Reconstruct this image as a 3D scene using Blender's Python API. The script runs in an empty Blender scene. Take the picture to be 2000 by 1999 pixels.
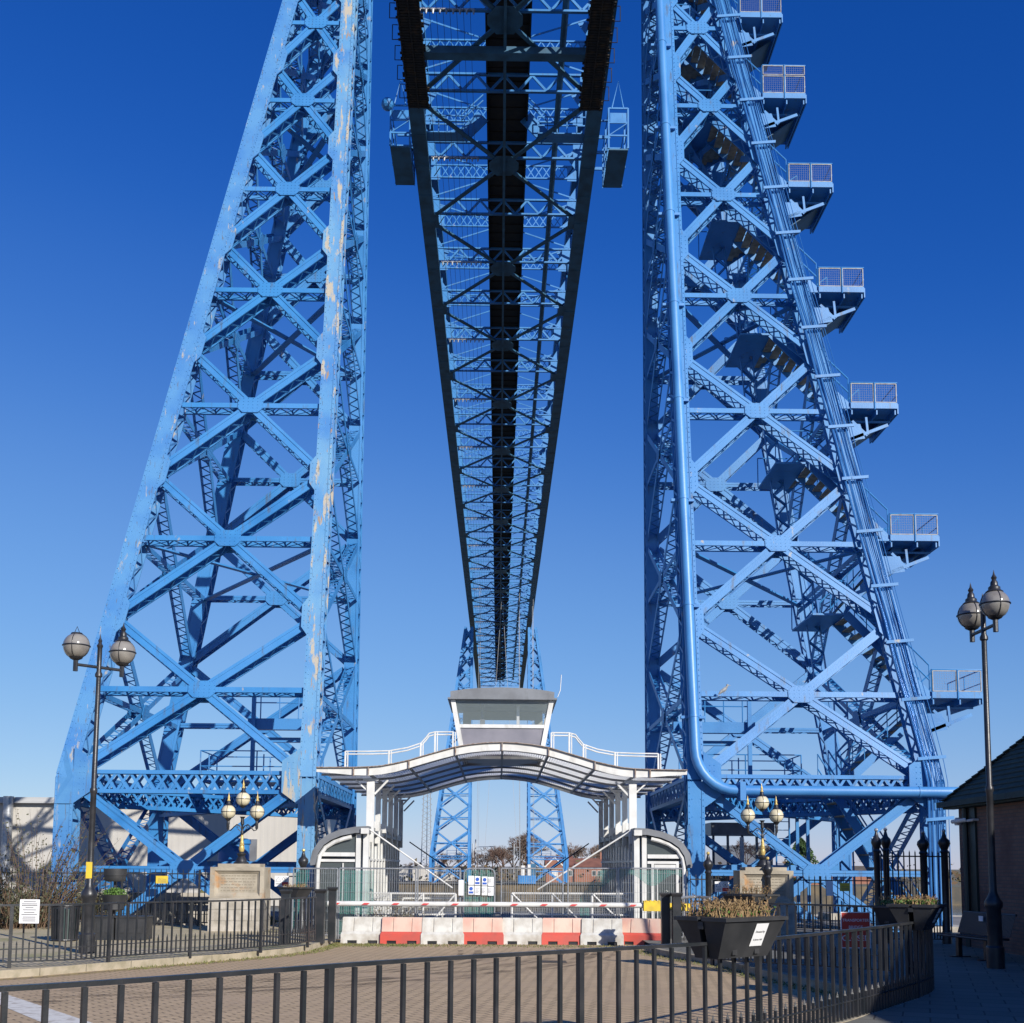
import bpy, math, random
from mathutils import Vector as V, Matrix
random.seed(7)
R = math.radians
sc = bpy.context.scene
C = sc.collection
# ------------------------------------------------------------------ camera
F, PITCH, YAW, ROLL, CH, CY = 2290., R(6.0), R(-0.62), R(0.38), 1.8, 1451.3
fw = V((-math.sin(YAW)*math.cos(PITCH), math.cos(YAW)*math.cos(PITCH), math.sin(PITCH)))
rt = V((math.cos(YAW), math.sin(YAW), 0)); up = rt.cross(fw)
rt, up = rt*math.cos(ROLL)+up*math.sin(ROLL), up*math.cos(ROLL)-rt*math.sin(ROLL)
cd = bpy.data.cameras.new('camera'); cam = bpy.data.objects.new('camera', cd); C.objects.link(cam)
cam.matrix_world = Matrix(((rt.x, up.x, -fw.x, 0), (rt.y, up.y, -fw.y, 0), (rt.z, up.z, -fw.z, CH), (0, 0, 0, 1)))
cd.lens = F/2000*36; cd.sensor_width = 36; cd.sensor_fit = 'HORIZONTAL'; cd.shift_y = (CY-999.5)/2000; cd.clip_start = .1; cd.clip_end = 9000
sc.camera = cam
# ------------------------------------------------------------------ light
SUN_EL, SUN_AZ = R(25.5), R(35)       # sun stands behind the camera, to the right
S = V((math.sin(SUN_AZ)*math.cos(SUN_EL), -math.cos(SUN_AZ)*math.cos(SUN_EL), math.sin(SUN_EL)))
w = bpy.data.worlds.new('World'); sc.world = w; w.use_nodes = True
nt = w.node_tree; bg = nt.nodes['Background']
sky = nt.nodes.new('ShaderNodeTexSky'); sky.sky_type = 'NISHITA'; sky.sun_disc = False
sky.sun_elevation = SUN_EL; sky.sun_rotation = math.pi-SUN_AZ; sky.air_density = 1.0; sky.dust_density = 0; sky.ozone_density = 10.0
def vm(op, v):
    q = nt.nodes.new('ShaderNodeVectorMath'); q.operation = op; q.inputs[1].default_value = (v, v, v); return q
m1, m2 = vm('MULTIPLY', .1), vm('MULTIPLY', 10.); cv = nt.nodes.new('ShaderNodeRGBCurve')
for ch, pts_ in zip(range(3), (((.038, .010), (.054, .036), (.091, .125), (.13, .19), (.258, .36), (.5, .6)), ((.109, .091), (.153, .16), (.254, .32), (.347, .42), (.565, .60)), ((.1, .14), (.292, .43), (.402, .575), (.61, .75), (.753, .83), (.922, .89)))):
    c_ = cv.mapping.curves[ch]
    for p_ in pts_: c_.points.new(*p_)
    c_.points[len(c_.points)-1].location = (1, .95)
cv.mapping.update()
nt.links.new(sky.outputs[0], m1.inputs[0]); nt.links.new(m1.outputs[0], cv.inputs['Color']); nt.links.new(cv.outputs[0], m2.inputs[0]); nt.links.new(m2.outputs[0], bg.inputs[0]); bg.inputs[1].default_value = .081
sl = bpy.data.lights.new('sun', 'SUN'); sl.energy = 5.0; sl.angle = R(.5); sl.color = (1, .95, .87)
so = bpy.data.objects.new('sun', sl); C.objects.link(so); so.rotation_euler = S.to_track_quat('Z', 'Y').to_euler()
sc.view_settings.view_transform = 'Standard'; sc.view_settings.look = 'None'
sc.view_settings.exposure = 0.28; sc.view_settings.gamma = 1
# ------------------------------------------------------------------ measuring helpers
def ray(x, y): return fw+rt*((x-1000)/F)-up*((y-CY)/F)
def P(x, y, Y):                       # point seen at photo pixel (x, y) at depth Y
    d = ray(x, y); return V((d.x*Y/d.y, Y, CH+d.z*Y/d.y))
def G(x, y, z=0.):
    d = ray(x, y); k = (z-CH)/d.z; return V((d.x*k, d.y*k, z))
# ------------------------------------------------------------------ mesh helpers
ORI = {}
class MB:
    def __init__(s): s.v = []; s.f = []
    def hexa(s, c):
        n = len(s.v); s.v += [tuple(p) for p in c]
        for q in ((0, 3, 2, 1), (4, 5, 6, 7), (0, 1, 5, 4), (1, 2, 6, 5), (2, 3, 7, 6), (3, 0, 4, 7)):
            s.f.append(tuple(n+i for i in q))
        return s
    def box(s, x0, x1, y0, y1, z0, z1):
        return s.hexa([(x0, y0, z0), (x1, y0, z0), (x1, y1, z0), (x0, y1, z0), (x0, y0, z1), (x1, y0, z1), (x1, y1, z1), (x0, y1, z1)])
    def bar(s, a, b, wd, th, n=None):  # wd along side, th along n
        a = V(a); b = V(b); d = b-a
        if d.length < 1e-6: return s
        d.normalize(); n = V(n) if n is not None else V((0, 0, 1))
        n = n-d*n.dot(d)
        if n.length < 1e-3: n = V((0, 1, 0))-d*d.y
        if n.length < 1e-3: n = V((1, 0, 0))-d*d.x
        n.normalize(); t = d.cross(n)*(wd/2); n = n*(th/2)
        return s.hexa([a-t-n, a+t-n, a+t+n, a-t+n, b-t-n, b+t-n, b+t+n, b-t+n])
    def tube(s, pts, r, n=8, close=True):
        pts = [V(p) for p in pts]; k = len(s.v); m = len(pts)
        rs = r if isinstance(r, (list, tuple)) else [r]*m
        u = None
        for i, p in enumerate(pts):
            d = (pts[min(i+1, m-1)]-pts[max(i-1, 0)])
            if d.length < 1e-9: d = V((0, 0, 1))
            d.normalize()
            if u is None:
                u = V((0, 0, 1)) if abs(d.z) < .9 else V((1, 0, 0))
            u = u-d*u.dot(d); u.normalize(); t = d.cross(u)
            for j in range(n):
                a = 2*math.pi*j/n+math.pi/n
                s.v.append(tuple(p+u*(math.cos(a)*rs[i])+t*(math.sin(a)*rs[i])))
        for i in range(m-1):
            for j in range(n):
                j2 = (j+1) % n
                s.f.append((k+i*n+j, k+i*n+j2, k+(i+1)*n+j2, k+(i+1)*n+j))
        if close:
            s.f.append(tuple(k+j for j in reversed(range(n)))); s.f.append(tuple(k+(m-1)*n+j for j in range(n)))
        return s
    def lathe(s, c, prof, n=16):
        k = len(s.v); m = len(prof); c = V(c)
        for r_, z in prof:
            for j in range(n):
                a = 2*math.pi*j/n; s.v.append((c.x+r_*math.cos(a), c.y+r_*math.sin(a), c.z+z))
        for i in range(m-1):
            for j in range(n):
                j2 = (j+1) % n; s.f.append((k+i*n+j, k+i*n+j2, k+(i+1)*n+j2, k+(i+1)*n+j))
        s.f.append(tuple(k+j for j in reversed(range(n)))); s.f.append(tuple(k+(m-1)*n+j for j in range(n)))
        return s
    def sph(s, c, r, n=16, m=10):
        return s.lathe(c, [(max(r*math.sin(math.pi*i/m), .001), -r*math.cos(math.pi*i/m)) for i in range(m+1)], n)
    def ring(s, c, r, t, ax, n=24):
        pts = []
        for i in range(n+1):
            a = 2*math.pi*i/n
            pts.append(V(c)+(V((math.cos(a)*r, math.sin(a)*r, 0)) if ax == 'z' else V((math.cos(a)*r, 0, math.sin(a)*r)) if ax == 'y' else V((0, math.cos(a)*r, math.sin(a)*r))))
        return s.tube(pts, t, 5, False)
    def prism(s, poly, ext):          # poly: list of points, extruded by vector ext
        k = len(s.v); n = len(poly); ext = V(ext)
        s.v += [tuple(V(p)) for p in poly]+[tuple(V(p)+ext) for p in poly]
        s.f.append(tuple(k+i for i in range(n))); s.f.append(tuple(k+n+i for i in reversed(range(n))))
        for i in range(n):
            j = (i+1) % n; s.f.append((k+j, k+i, k+n+i, k+n+j))
        return s
    def quad(s, *p):
        k = len(s.v); s.v += [tuple(q) for q in p]; s.f.append(tuple(range(k, k+len(p)))); return s
    def build(s, name, m, parent=None, smooth=False):
        me = bpy.data.meshes.new(name); o = V((0, 0, 0)); q = parent
        while q is not None:
            if q.name in ORI: o = ORI[q.name]
            q = q.parent
        me.from_pydata([(a-o.x, b-o.y, c-o.z) for a, b, c in s.v] if o.length else s.v, [], s.f)
        me.materials.append(m)
        if smooth:
            me.polygons.foreach_set('use_smooth', [True]*len(me.polygons))
            try: me.set_sharp_from_angle(angle=R(38))
            except Exception: pass
        me.update()
        ob = bpy.data.objects.new(name, me); C.objects.link(ob)
        if parent is not None: ob.parent = parent
        return ob
def each(mb, name, m, parent, smooth=False):
    """one object per connected piece"""
    par = list(range(len(mb.v)))
    def find(i):
        while par[i] != i: par[i] = par[par[i]]; i = par[i]
        return i
    for f in mb.f:
        r0 = find(f[0])
        for i in f[1:]: par[find(i)] = r0
    g = {}
    for f in mb.f: g.setdefault(find(f[0]), []).append(f)
    out = []
    for fs in g.values():
        ids = sorted({i for f in fs for i in f}); mp = {i: k for k, i in enumerate(ids)}; q = MB()
        q.v = [mb.v[i] for i in ids]; q.f = [tuple(mp[i] for i in f) for f in fs]; out.append(q.build(name, m, parent, smooth))
    return out
def tag(o, label, cat, group=None):
    o['label'] = label; o['category'] = cat
    if group: o['group'] = group
    return o
def thing(name, label, cat, loc=(0, 0, 0), group=None):
    o = bpy.data.objects.new(name, None); C.objects.link(o); o.empty_display_size = .2
    o.location = loc; ORI[o.name] = V(loc)
    return tag(o, label, cat, group)
def struct(o, kind='structure'): o['kind'] = kind; return o
def copy_tree(o, parent=None):
    c = o.copy(); C.objects.link(c); c.parent = parent
    for ch in list(o.children): copy_tree(ch, c)
    return c
def dup(o, loc, rz=0, label=None, group=None, sx=1):
    c = copy_tree(o); c.location = loc; c.rotation_euler = (0, 0, rz)
    if label: c['label'] = label
    if group: c['group'] = group
    return c
def catmull(pts, step):
    pts = [V(p) for p in pts]; q = [pts[0]*2-pts[1]]+pts+[pts[-1]*2-pts[-2]]; fine = []
    for i in range(1, len(q)-2):
        for k in range(24):
            t = k/24; a, b, c, d = q[i-1:i+3]
            fine.append(.5*((2*b)+(c-a)*t+(2*a-5*b+4*c-d)*t*t+(3*b-a-3*c+d)*t**3))
    fine.append(pts[-1]); out = [fine[0]]; acc = 0
    for a, b in zip(fine, fine[1:]):
        L = (b-a).length
        while L > 0 and acc+L >= step:
            a = a+(b-a)*((step-acc)/L); out.append(a.copy()); L = (b-a).length; acc = 0
        acc += L
    return out
def text_mb(txt, size, c, xdir, updir, m, name, parent, align='CENTER', thick=.002):
    cu = bpy.data.curves.new('t', 'FONT'); cu.body = txt; cu.size = size; cu.align_x = align; cu.align_y = 'CENTER'; cu.extrude = thick
    ob = bpy.data.objects.new('t', cu); C.objects.link(ob)
    dg = bpy.context.evaluated_depsgraph_get(); me = bpy.data.meshes.new_from_object(ob.evaluated_get(dg))
    bpy.data.objects.remove(ob); x = V(xdir).normalized(); y = V(updir).normalized(); z = x.cross(y)
    mb = MB()
    for v_ in me.vertices: mb.v.append(tuple(V(c)+x*v_.co.x+y*v_.co.y+z*v_.co.z))
    for p in me.polygons: mb.f.append(tuple(p.vertices))
    bpy.data.meshes.remove(me)
    return mb.build(name, m, parent)
# ------------------------------------------------------------------ materials
def mat(name, col, rough=.6, metal=0., col2=None, scale=3., bump=0., bscale=40., detail=6, spec=.5, stretch=None, lo=.4, hi=.65):
    m = bpy.data.materials.new(name); m.use_nodes = True; n = m.node_tree.nodes; l = m.node_tree.links
    b = n['Principled BSDF']; b.inputs['Roughness'].default_value = rough; b.inputs['Metallic'].default_value = metal
    b.inputs['Specular IOR Level'].default_value = spec
    b.inputs['Base Color'].default_value = (*col, 1)
    tc = n.new('ShaderNodeTexCoord'); mp = n.new('ShaderNodeMapping'); l.new(tc.outputs['Object'], mp.inputs[0])
    if stretch: mp.inputs['Scale'].default_value = stretch
    if col2:
        tx = n.new('ShaderNodeTexNoise'); tx.inputs['Scale'].default_value = scale; tx.inputs['Detail'].default_value = detail
        l.new(mp.outputs[0], tx.inputs[0]); cr = n.new('ShaderNodeValToRGB'); l.new(tx.outputs[0], cr.inputs[0])
        cr.color_ramp.elements[0].position = lo; cr.color_ramp.elements[1].position = hi
        cr.color_ramp.elements[0].color = (*col, 1); cr.color_ramp.elements[1].color = (*col2, 1); l.new(cr.outputs[0], b.inputs['Base Color'])
    if bump:
        t2 = n.new('ShaderNodeTexNoise'); t2.inputs['Scale'].default_value = bscale; t2.inputs['Detail'].default_value = 4; l.new(mp.outputs[0], t2.inputs[0])
        bp = n.new('ShaderNodeBump'); bp.inputs['Strength'].default_value = bump; bp.inputs['Distance'].default_value = .02
        l.new(t2.outputs[0], bp.inputs['Height']); l.new(bp.outputs[0], b.inputs['Normal'])
    return m
def add_layer(m, scale, lo, hi, col, stretch=None, detail=8, off=0):
    n = m.node_tree.nodes; l = m.node_tree.links; b = n['Principled BSDF']; inp = b.inputs['Base Color']
    tc = n.new('ShaderNodeTexCoord'); mp = n.new('ShaderNodeMapping'); l.new(tc.outputs['Object'], mp.inputs[0])
    mp.inputs['Location'].default_value = (off, off*.7, off*1.3)
    if stretch: mp.inputs['Scale'].default_value = stretch
    tx = n.new('ShaderNodeTexNoise'); tx.inputs['Scale'].default_value = scale; tx.inputs['Detail'].default_value = detail; tx.inputs['Roughness'].default_value = .62
    l.new(mp.outputs[0], tx.inputs[0]); mr = n.new('ShaderNodeMapRange'); mr.inputs[1].default_value = lo; mr.inputs[2].default_value = hi; l.new(tx.outputs[0], mr.inputs[0])
    mx = n.new('ShaderNodeMix'); mx.data_type = 'RGBA'; l.new(mr.outputs[0], mx.inputs[0])
    if inp.links: l.new(inp.links[0].from_socket, mx.inputs[6])
    else: mx.inputs[6].default_value = inp.default_value
    mx.inputs[7].default_value = (*col, 1); l.new(mx.outputs[2], inp)
def glass(name, col, alpha, rough=.03):
    m = bpy.data.materials.new(name); m.use_nodes = True; n = m.node_tree.nodes; l = m.node_tree.links
    b = n['Principled BSDF']; b.inputs['Base Color'].default_value = (*col, 1); b.inputs['Roughness'].default_value = rough
    b.inputs['Alpha'].default_value = alpha; b.inputs['Specular IOR Level'].default_value = .8
    return m
BL = (.032, .198, .465)
blue = mat('blue_paint', BL, .48, 0, (.018, .15, .39), .9, .12, 25)
add_layer(blue, .35, .42, .62, (.05, .215, .49), detail=4, off=1); add_layer(blue, 2.6, .66, .73, (.36, .33, .27), (1, 1, .5)); add_layer(blue, 3.5, .58, .76, (.07, .08, .10), (1.6, 1.6, .18), off=9); add_layer(blue, 9, .66, .75, (.03, .09, .18), off=4)
worn = mat('worn_blue_paint', (.085, .255, .48), .55, 0, (.05, .19, .45), 1.1, .15, 25)
add_layer(worn, .5, .45, .62, (.14, .31, .48), (1, 1, .4), detail=5, off=7); add_layer(worn, 2.4, .56, .605, (.40, .36, .29), (1.6, 1.6, .26), off=3, detail=12); add_layer(worn, 5, .60, .68, (.30, .20, .12), (2.2, 2.2, .2), off=5); add_layer(worn, 7, .63, .72, (.07, .06, .06), (1.5, 1.5, .2), off=8)
dblue = mat('dark_shade_blue_steel', (.03, .12, .22), .6, 0, (.02, .075, .13), 1.0)  # bridge blue with the span underside's shade put into the colour
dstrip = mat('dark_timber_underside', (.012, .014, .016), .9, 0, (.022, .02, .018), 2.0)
rustm = mat('rusty_mesh', (.015, .017, .02), .9, 0, (.07, .045, .025), 2.5, lo=.5, hi=.75)
black = mat('black_paint', (.016, .017, .02), .38, 0, (.03, .03, .034), 6, .1, 60)
greenblack = mat('black_railing_paint', (.018, .021, .024), .35, 0, (.035, .035, .038), 4, .1, 60)
plastic = mat('black_plastic', (.022, .023, .025), .55, 0, (.04, .04, .042), 3, .12, 120)
white = mat('white_paint', (.66, .655, .63), .45, 0, (.56, .55, .52), 2.5, .05, 30)
ogrey = mat('grey_metal', (.20, .21, .225), .45, .1, (.15, .155, .165), 2.0)
galv = mat('galvanised_steel', (.42, .43, .44), .4, .6, (.3, .31, .32), 12)
perf = mat('perforated_sheet', (.62, .62, .61), .6, 0, (.54, .54, .53), 5)
_n = perf.node_tree.nodes; _l = perf.node_tree.links; _t = _n.new('ShaderNodeBsdfTranslucent'); _t.inputs[0].default_value = (.95, .95, .93, 1); _m = _n.new('ShaderNodeMixShader'); _m.inputs[0].default_value = .85
_l.new(_n['Principled BSDF'].outputs[0], _m.inputs[1]); _l.new(_t.outputs[0], _m.inputs[2]); _l.new(_m.outputs[0], _n['Material Output'].inputs[0])
stone = mat('sandstone', (.40, .35, .27), .85, 0, (.27, .235, .18), 2.2, .35, 30)
add_layer(stone, 1.8, .58, .7, (.36, .2, .09), off=4)
lstone = mat('pale_stone', (.46, .42, .36), .85, 0, (.3, .27, .22), 3, .4, 20)
kerbm = mat('kerb_stone', (.36, .31, .23), .9, 0, (.25, .22, .15), 5, .3, 40)
globe = glass('milky_globe', (.62, .55, .38), 1.0, .25)
globeg = mat('smoky_globe', (.25, .235, .21), .12, 0, (.18, .165, .15), 4, spec=.8)
gold = mat('gold_paint', (.62, .46, .16), .4, .3, (.45, .32, .1), 12)
gwin = glass('tinted_glass', (.10, .12, .12), .62)
gwin2 = glass('clear_glass', (.28, .33, .33), .35)
panel = mat('grey_panel', (.22, .21, .235), .35, 0, (.17, .165, .19), 1.4)
yellow = mat('yellow_paint', (.75, .52, .04), .45, 0, (.55, .4, .05), 5)
redp = mat('red_plastic', (.55, .085, .06), .5, 0, (.45, .09, .07), 3, .1, 30)
pinkp = mat('faded_red_plastic', (.60, .45, .36), .55, 0, (.58, .33, .26), 2.5, .1, 30)
whitep = mat('white_plastic', (.56, .55, .51), .5, 0, (.42, .39, .34), 4, .1, 30)
redsign = mat('red_sign', (.55, .05, .03), .45); whitesign = mat('white_sign', (.78, .78, .78), .4); inkb = mat('blue_ink', (.03, .10, .42), .5)
ink = mat('grey_ink', (.12, .12, .12), .6); redmark = mat('red_mark', (.55, .06, .06), .5)
net = glass('green_netting', (.05, .26, .22), .45, .8)
dkgreen = mat('green_roof_tiles', (.03, .055, .05), .75, 0, (.02, .035, .033), 6, .2, 30)
leafg = mat('green_leaf', (.10, .19, .03), .6, 0, (.05, .11, .02), 14); leafy = mat('dull_leaf', (.09, .09, .045), .7, 0, (.05, .055, .03), 10)
twig = mat('brown_twig', (.16, .10, .06), .9, 0, (.10, .065, .04), 8); dead = mat('dead_leaf', (.17, .10, .04), .8, 0, (.28, .19, .09), 20)
bark = mat('bark', (.12, .095, .08), .9, 0, (.19, .14, .11), 6); everg = mat('evergreen', (.035, .075, .02), .8, 0, (.06, .11, .03), 3)
soil = mat('soil', (.06, .045, .03), 1.)
def brickmat(name, c1, c2, mortar, sx, wall=False, rough=.85, rot=(0, 0, 0), rh=.075, bw=.22, ms=.012):
    m = mat(name, c1, rough); n = m.node_tree.nodes; l = m.node_tree.links; b = n['Principled BSDF']
    tc = n.new('ShaderNodeTexCoord'); mp = n.new('ShaderNodeMapping'); mp.inputs['Rotation'].default_value = rot; l.new(tc.outputs['Object'], mp.inputs[0])
    br = n.new('ShaderNodeTexBrick'); br.inputs['Scale'].default_value = 1; br.inputs['Brick Width'].default_value = bw; br.inputs['Row Height'].default_value = rh
    br.inputs['Mortar Size'].default_value = ms; br.inputs['Mortar Smooth'].default_value = .3; br.inputs['Bias'].default_value = -.1
    br.inputs['Color1'].default_value = (*c1, 1); br.inputs['Color2'].default_value = (*c2, 1); br.inputs['Mortar'].default_value = (*mortar, 1)
    if wall:
        sp_ = n.new('ShaderNodeSeparateXYZ'); l.new(tc.outputs['Object'], sp_.inputs[0]); ad = n.new('ShaderNodeMath'); l.new(sp_.outputs[0], ad.inputs[0]); l.new(sp_.outputs[1], ad.inputs[1])
        cb_ = n.new('ShaderNodeCombineXYZ'); l.new(ad.outputs[0], cb_.inputs[0]); l.new(sp_.outputs[2], cb_.inputs[1]); l.new(cb_.outputs[0], br.inputs[0])
    else: l.new(mp.outputs[0], br.inputs[0])
    l.new(br.outputs[0], b.inputs['Base Color'])
    bp = n.new('ShaderNodeBump'); bp.inputs['Strength'].default_value = .5; bp.inputs['Distance'].default_value = .008; bp.invert = True
    l.new(br.outputs['Fac'], bp.inputs['Height']); l.new(bp.outputs[0], b.inputs['Normal'])
    return m
paver = brickmat('block_paving', (.50, .365, .22), (.42, .305, .18), (.16, .118, .07), 1, rot=(0, 0, R(-38)), rh=.125, bw=.25, ms=.014)
add_layer(whitep, 2.2, .5, .72, (.25, .22, .17), (1, 1, .6), detail=9, off=6); add_layer(redp, 2.2, .55, .75, (.22, .09, .06), detail=9, off=6); add_layer(white, 1.5, .56, .8, (.34, .32, .28), (2, 2, .4), detail=9, off=2); add_layer(ogrey, 1.3, .55, .75, (.10, .10, .10), (1, 1, .4), detail=8)
add_layer(paver, .35, .48, .66, (.40, .29, .18), detail=5); add_layer(paver, 1.1, .58, .78, (.28, .20, .13), (1, .35, 1), detail=6, off=2)
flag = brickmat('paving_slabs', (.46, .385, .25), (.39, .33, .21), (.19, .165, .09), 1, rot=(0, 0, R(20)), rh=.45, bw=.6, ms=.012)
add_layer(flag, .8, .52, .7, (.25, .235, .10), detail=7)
flag2 = brickmat('shaded_paving_slabs', (.17, .165, .14), (.135, .13, .11), (.06, .055, .045), 1, rot=(0, 0, R(20)), rh=.45, bw=.6, ms=.012)  # same slabs as flag, the right corner's shade put into their colour
conc = mat('concrete_apron', (.22, .21, .20), .9, 0, (.15, .145, .14), .5, .3, 12)
brick = brickmat('brown_brick', (.20, .115, .085), (.155, .085, .065), (.11, .09, .08), 1, True)
add_layer(brick, .9, .5, .7, (.10, .055, .045), detail=5)
rbrick = brickmat('red_brick', (.33, .12, .07), (.27, .10, .06), (.2, .15, .12), 1, True)
corr = mat('pale_cladding', (.50, .475, .43), .6, 0, (.46, .435, .39), .6)
aged = mat('aged_blue_paint', (.075, .235, .47), .55, 0, (.045, .18, .44), 1.1, .15, 25)
add_layer(aged, 4, .60, .68, (.36, .34, .30), (1.4, 1.4, .3), off=3, detail=12); add_layer(aged, 6, .60, .72, (.10, .09, .08), (2, 2, .16), off=5)
# ------------------------------------------------------------------ ground, road, water
near = struct(MB().quad((-900, -200, 0), (900, -200, 0), (900, 45, 0), (-900, 45, 0)).build('ground', conc))
struct(MB().box(-900, 900, 45, 45.6, -9, .02).build('quay_wall', lstone))
water_m = mat('river_water', (.035, .05, .06), .12, 0, (.05, .065, .07), .2, .5, 1.2)
struct(MB().quad((-1500, 45.6, -4.2), (1500, 45.6, -4.2), (1500, 196, -4.2), (-1500, 196, -4.2)).build('river', water_m))
farl = mat('far_bank_earth', (.16, .13, .09), .95, 0, (.10, .11, .05), .05, .3, 1)
struct(MB().quad((-3500, 196, -1.3), (3500, 196, -1.3), (6000, 6500, -1.3), (-6000, 6500, -1.3)).build('far_bank', farl))
struct(MB().box(-1500, 1500, 195.6, 196, -6, -1.2).build('far_quay_wall', mat('dark_quay', (.07, .065, .055), .9, 0, (.16, .12, .07), .4)))
KL = [V((-26, 10.6, 0)), V((-15, 14.6, 0)), V((-10.6, 16.6, 0)), V((-7.76, 18.66, 0)), V((-6.67, 20.17, 0)), V((-5.39, 21.96, 0)), V((-4.24, 23.93, 0)), V((-3.85, 25.8, 0)), V((-3.74, 27.9, 0))]
KR = [V((3.2, 25.4, 0)), V((3.3, 24.1, 0)), V((4.03, 21.8, 0)), V((4.32, 19.7, 0)), V((4.64, 18.3, 0)), V((5.05, 16.2, 0)), V((4.75, 14.9, 0)), V((3.6, 13.0, 0)), V((1.8, 11.2, 0)), V((-.4, 9.3, 0)), V((-2.6, 7.2, 0)), V((-7, 3.9, 0)), V((-12, .8, 0))]
KLs = catmull(KL, .45); KRs = catmull(KR, .45)
rd = MB(); rd.quad((-60, -30, .004), (60, -30, .004), (60, 28.9, .004), (-60, 28.9, .004)); struct(rd.build('road', paver))
def pave(kl, out, name, m, top=.12):
    mb = MB(); n = len(kl); k = 0
    mb.v = [(p.x, p.y, top) for p in kl]+[(p[0], p[1], top) for p in out]; mb.f = [tuple(range(len(mb.v)))]
    return struct(mb.build(name, m))
def offs(path, d):
    o = []
    for i, p in enumerate(path):
        t = (path[min(i+1, len(path)-1)]-path[max(i-1, 0)]).normalized(); o.append(p+V((-t.y, t.x, 0))*d)
    return o
pave(offs(KLs, .13), [(-3.9, 29.9), (-4.9, 29.9), (-4.9, 32.7), (-60, 32.7), (-60, 11.5)], 'pavement', flag)
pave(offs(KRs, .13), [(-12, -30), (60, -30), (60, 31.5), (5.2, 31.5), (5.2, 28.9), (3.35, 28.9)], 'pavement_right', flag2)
def kerb(path, name):
    mb = MB(); q = offs(path, .13)
    for i in range(0, len(path)-2, 2):
        a, b, c = path[i], path[i+1], path[i+2]; a2, b2, c2 = q[i], q[i+1], q[i+2]
        e = .012/max((c-a).length, .1)
        for (p, p2, r_, r2) in ((a.lerp(b, e), a2.lerp(b2, e), b, b2), (b, b2, c.lerp(b, e), c2.lerp(b2, e))):
            mb.hexa([(p.x, p.y, -.05), (p2.x, p2.y, -.05), (r2.x, r2.y, -.05), (r_.x, r_.y, -.05), (p.x, p.y, .128), (p2.x, p2.y, .128), (r2.x, r2.y, .128), (r_.x, r_.y, .128)])
    return struct(mb.build(name, kerbm))
kerb(KLs, 'kerb'); kerb(KRs, 'kerb_right')
yl = mat('faded_yellow_line', (.42, .34, .13), .8, 0, (.22, .17, .11), 9, lo=.45, hi=.6)
def lines(path, ds, name):
    mb = MB()
    for d in ds:
        a = offs(path, -d); b = offs(path, -d-.06)
        for i in range(len(path)-1): mb.quad((a[i].x, a[i].y, .008), (b[i].x, b[i].y, .008), (b[i+1].x, b[i+1].y, .008), (a[i+1].x, a[i+1].y, .008))
    return struct(mb.build(name, yl))
lines(KLs[:-5], (.12, .26), 'yellow_lines'); lines(KRs[4:36], (.12, .26), 'yellow_lines_right')
wl = mat('white_road_line', (.62, .60, .55), .8, 0, (.35, .30, .25), 7, lo=.5, hi=.7)
a, b, c, d = G(-60, 1918, .008), G(195, 2003, .008), G(95, 2003, .008), G(-60, 1938, .008)
struct(MB().quad(a, d, c, b).build('white_line', wl))
tm = bpy.data.materials.new('tyre_mark'); tm.use_nodes = True; _n = tm.node_tree.nodes; _l = tm.node_tree.links; _b = _n['Principled BSDF']; _b.inputs['Base Color'].default_value = (.03, .025, .02, 1); _b.inputs['Roughness'].default_value = .9
_x = _n.new('ShaderNodeTexNoise'); _x.inputs['Scale'].default_value = 1.3; _x.inputs['Detail'].default_value = 9; _c = _n.new('ShaderNodeTexCoord'); _l.new(_c.outputs['Object'], _x.inputs[0]); _r = _n.new('ShaderNodeMapRange'); _r.inputs[1].default_value = .4; _r.inputs[2].default_value = .75; _r.inputs[4].default_value = .55; _l.new(_x.outputs[0], _r.inputs[0]); _l.new(_r.outputs[0], _b.inputs['Alpha'])
mb = MB()
for q in range(9):
    c0 = V((-16-q*.35, 24.6+q*.2, 0)); rad = 12.2+q*.62+random.uniform(-.15, .15); wd = random.uniform(.07, .2); a0 = -1.25+random.uniform(0, .3); n = 40
    for k in range(n):
        p = []
        for a, r2_ in ((a0+k*.03, rad), (a0+k*.03, rad+wd), (a0+(k+1)*.03, rad+wd), (a0+(k+1)*.03, rad)): p.append((c0.x+math.cos(a)*r2_*1.25, c0.y+math.sin(a)*r2_*.8, .0062+q*.0001))
        if all(-6.6 < v[0] < 4 and v[1] > 13 for v in p) and (p[0][1] < 18.2+max(0, p[0][0]+7.5)*1.2): mb.quad(*p)
struct(mb.build('tyre_marks', tm))
mb = MB(); mb.box(.8, 1.3, 22.2, 22.7, .0, .012); dc = struct(mb.build('drain_cover', mat('iron_cover', (.06, .055, .05), .7, .3, (.1, .08, .06), 8, .8, 60)))
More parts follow.
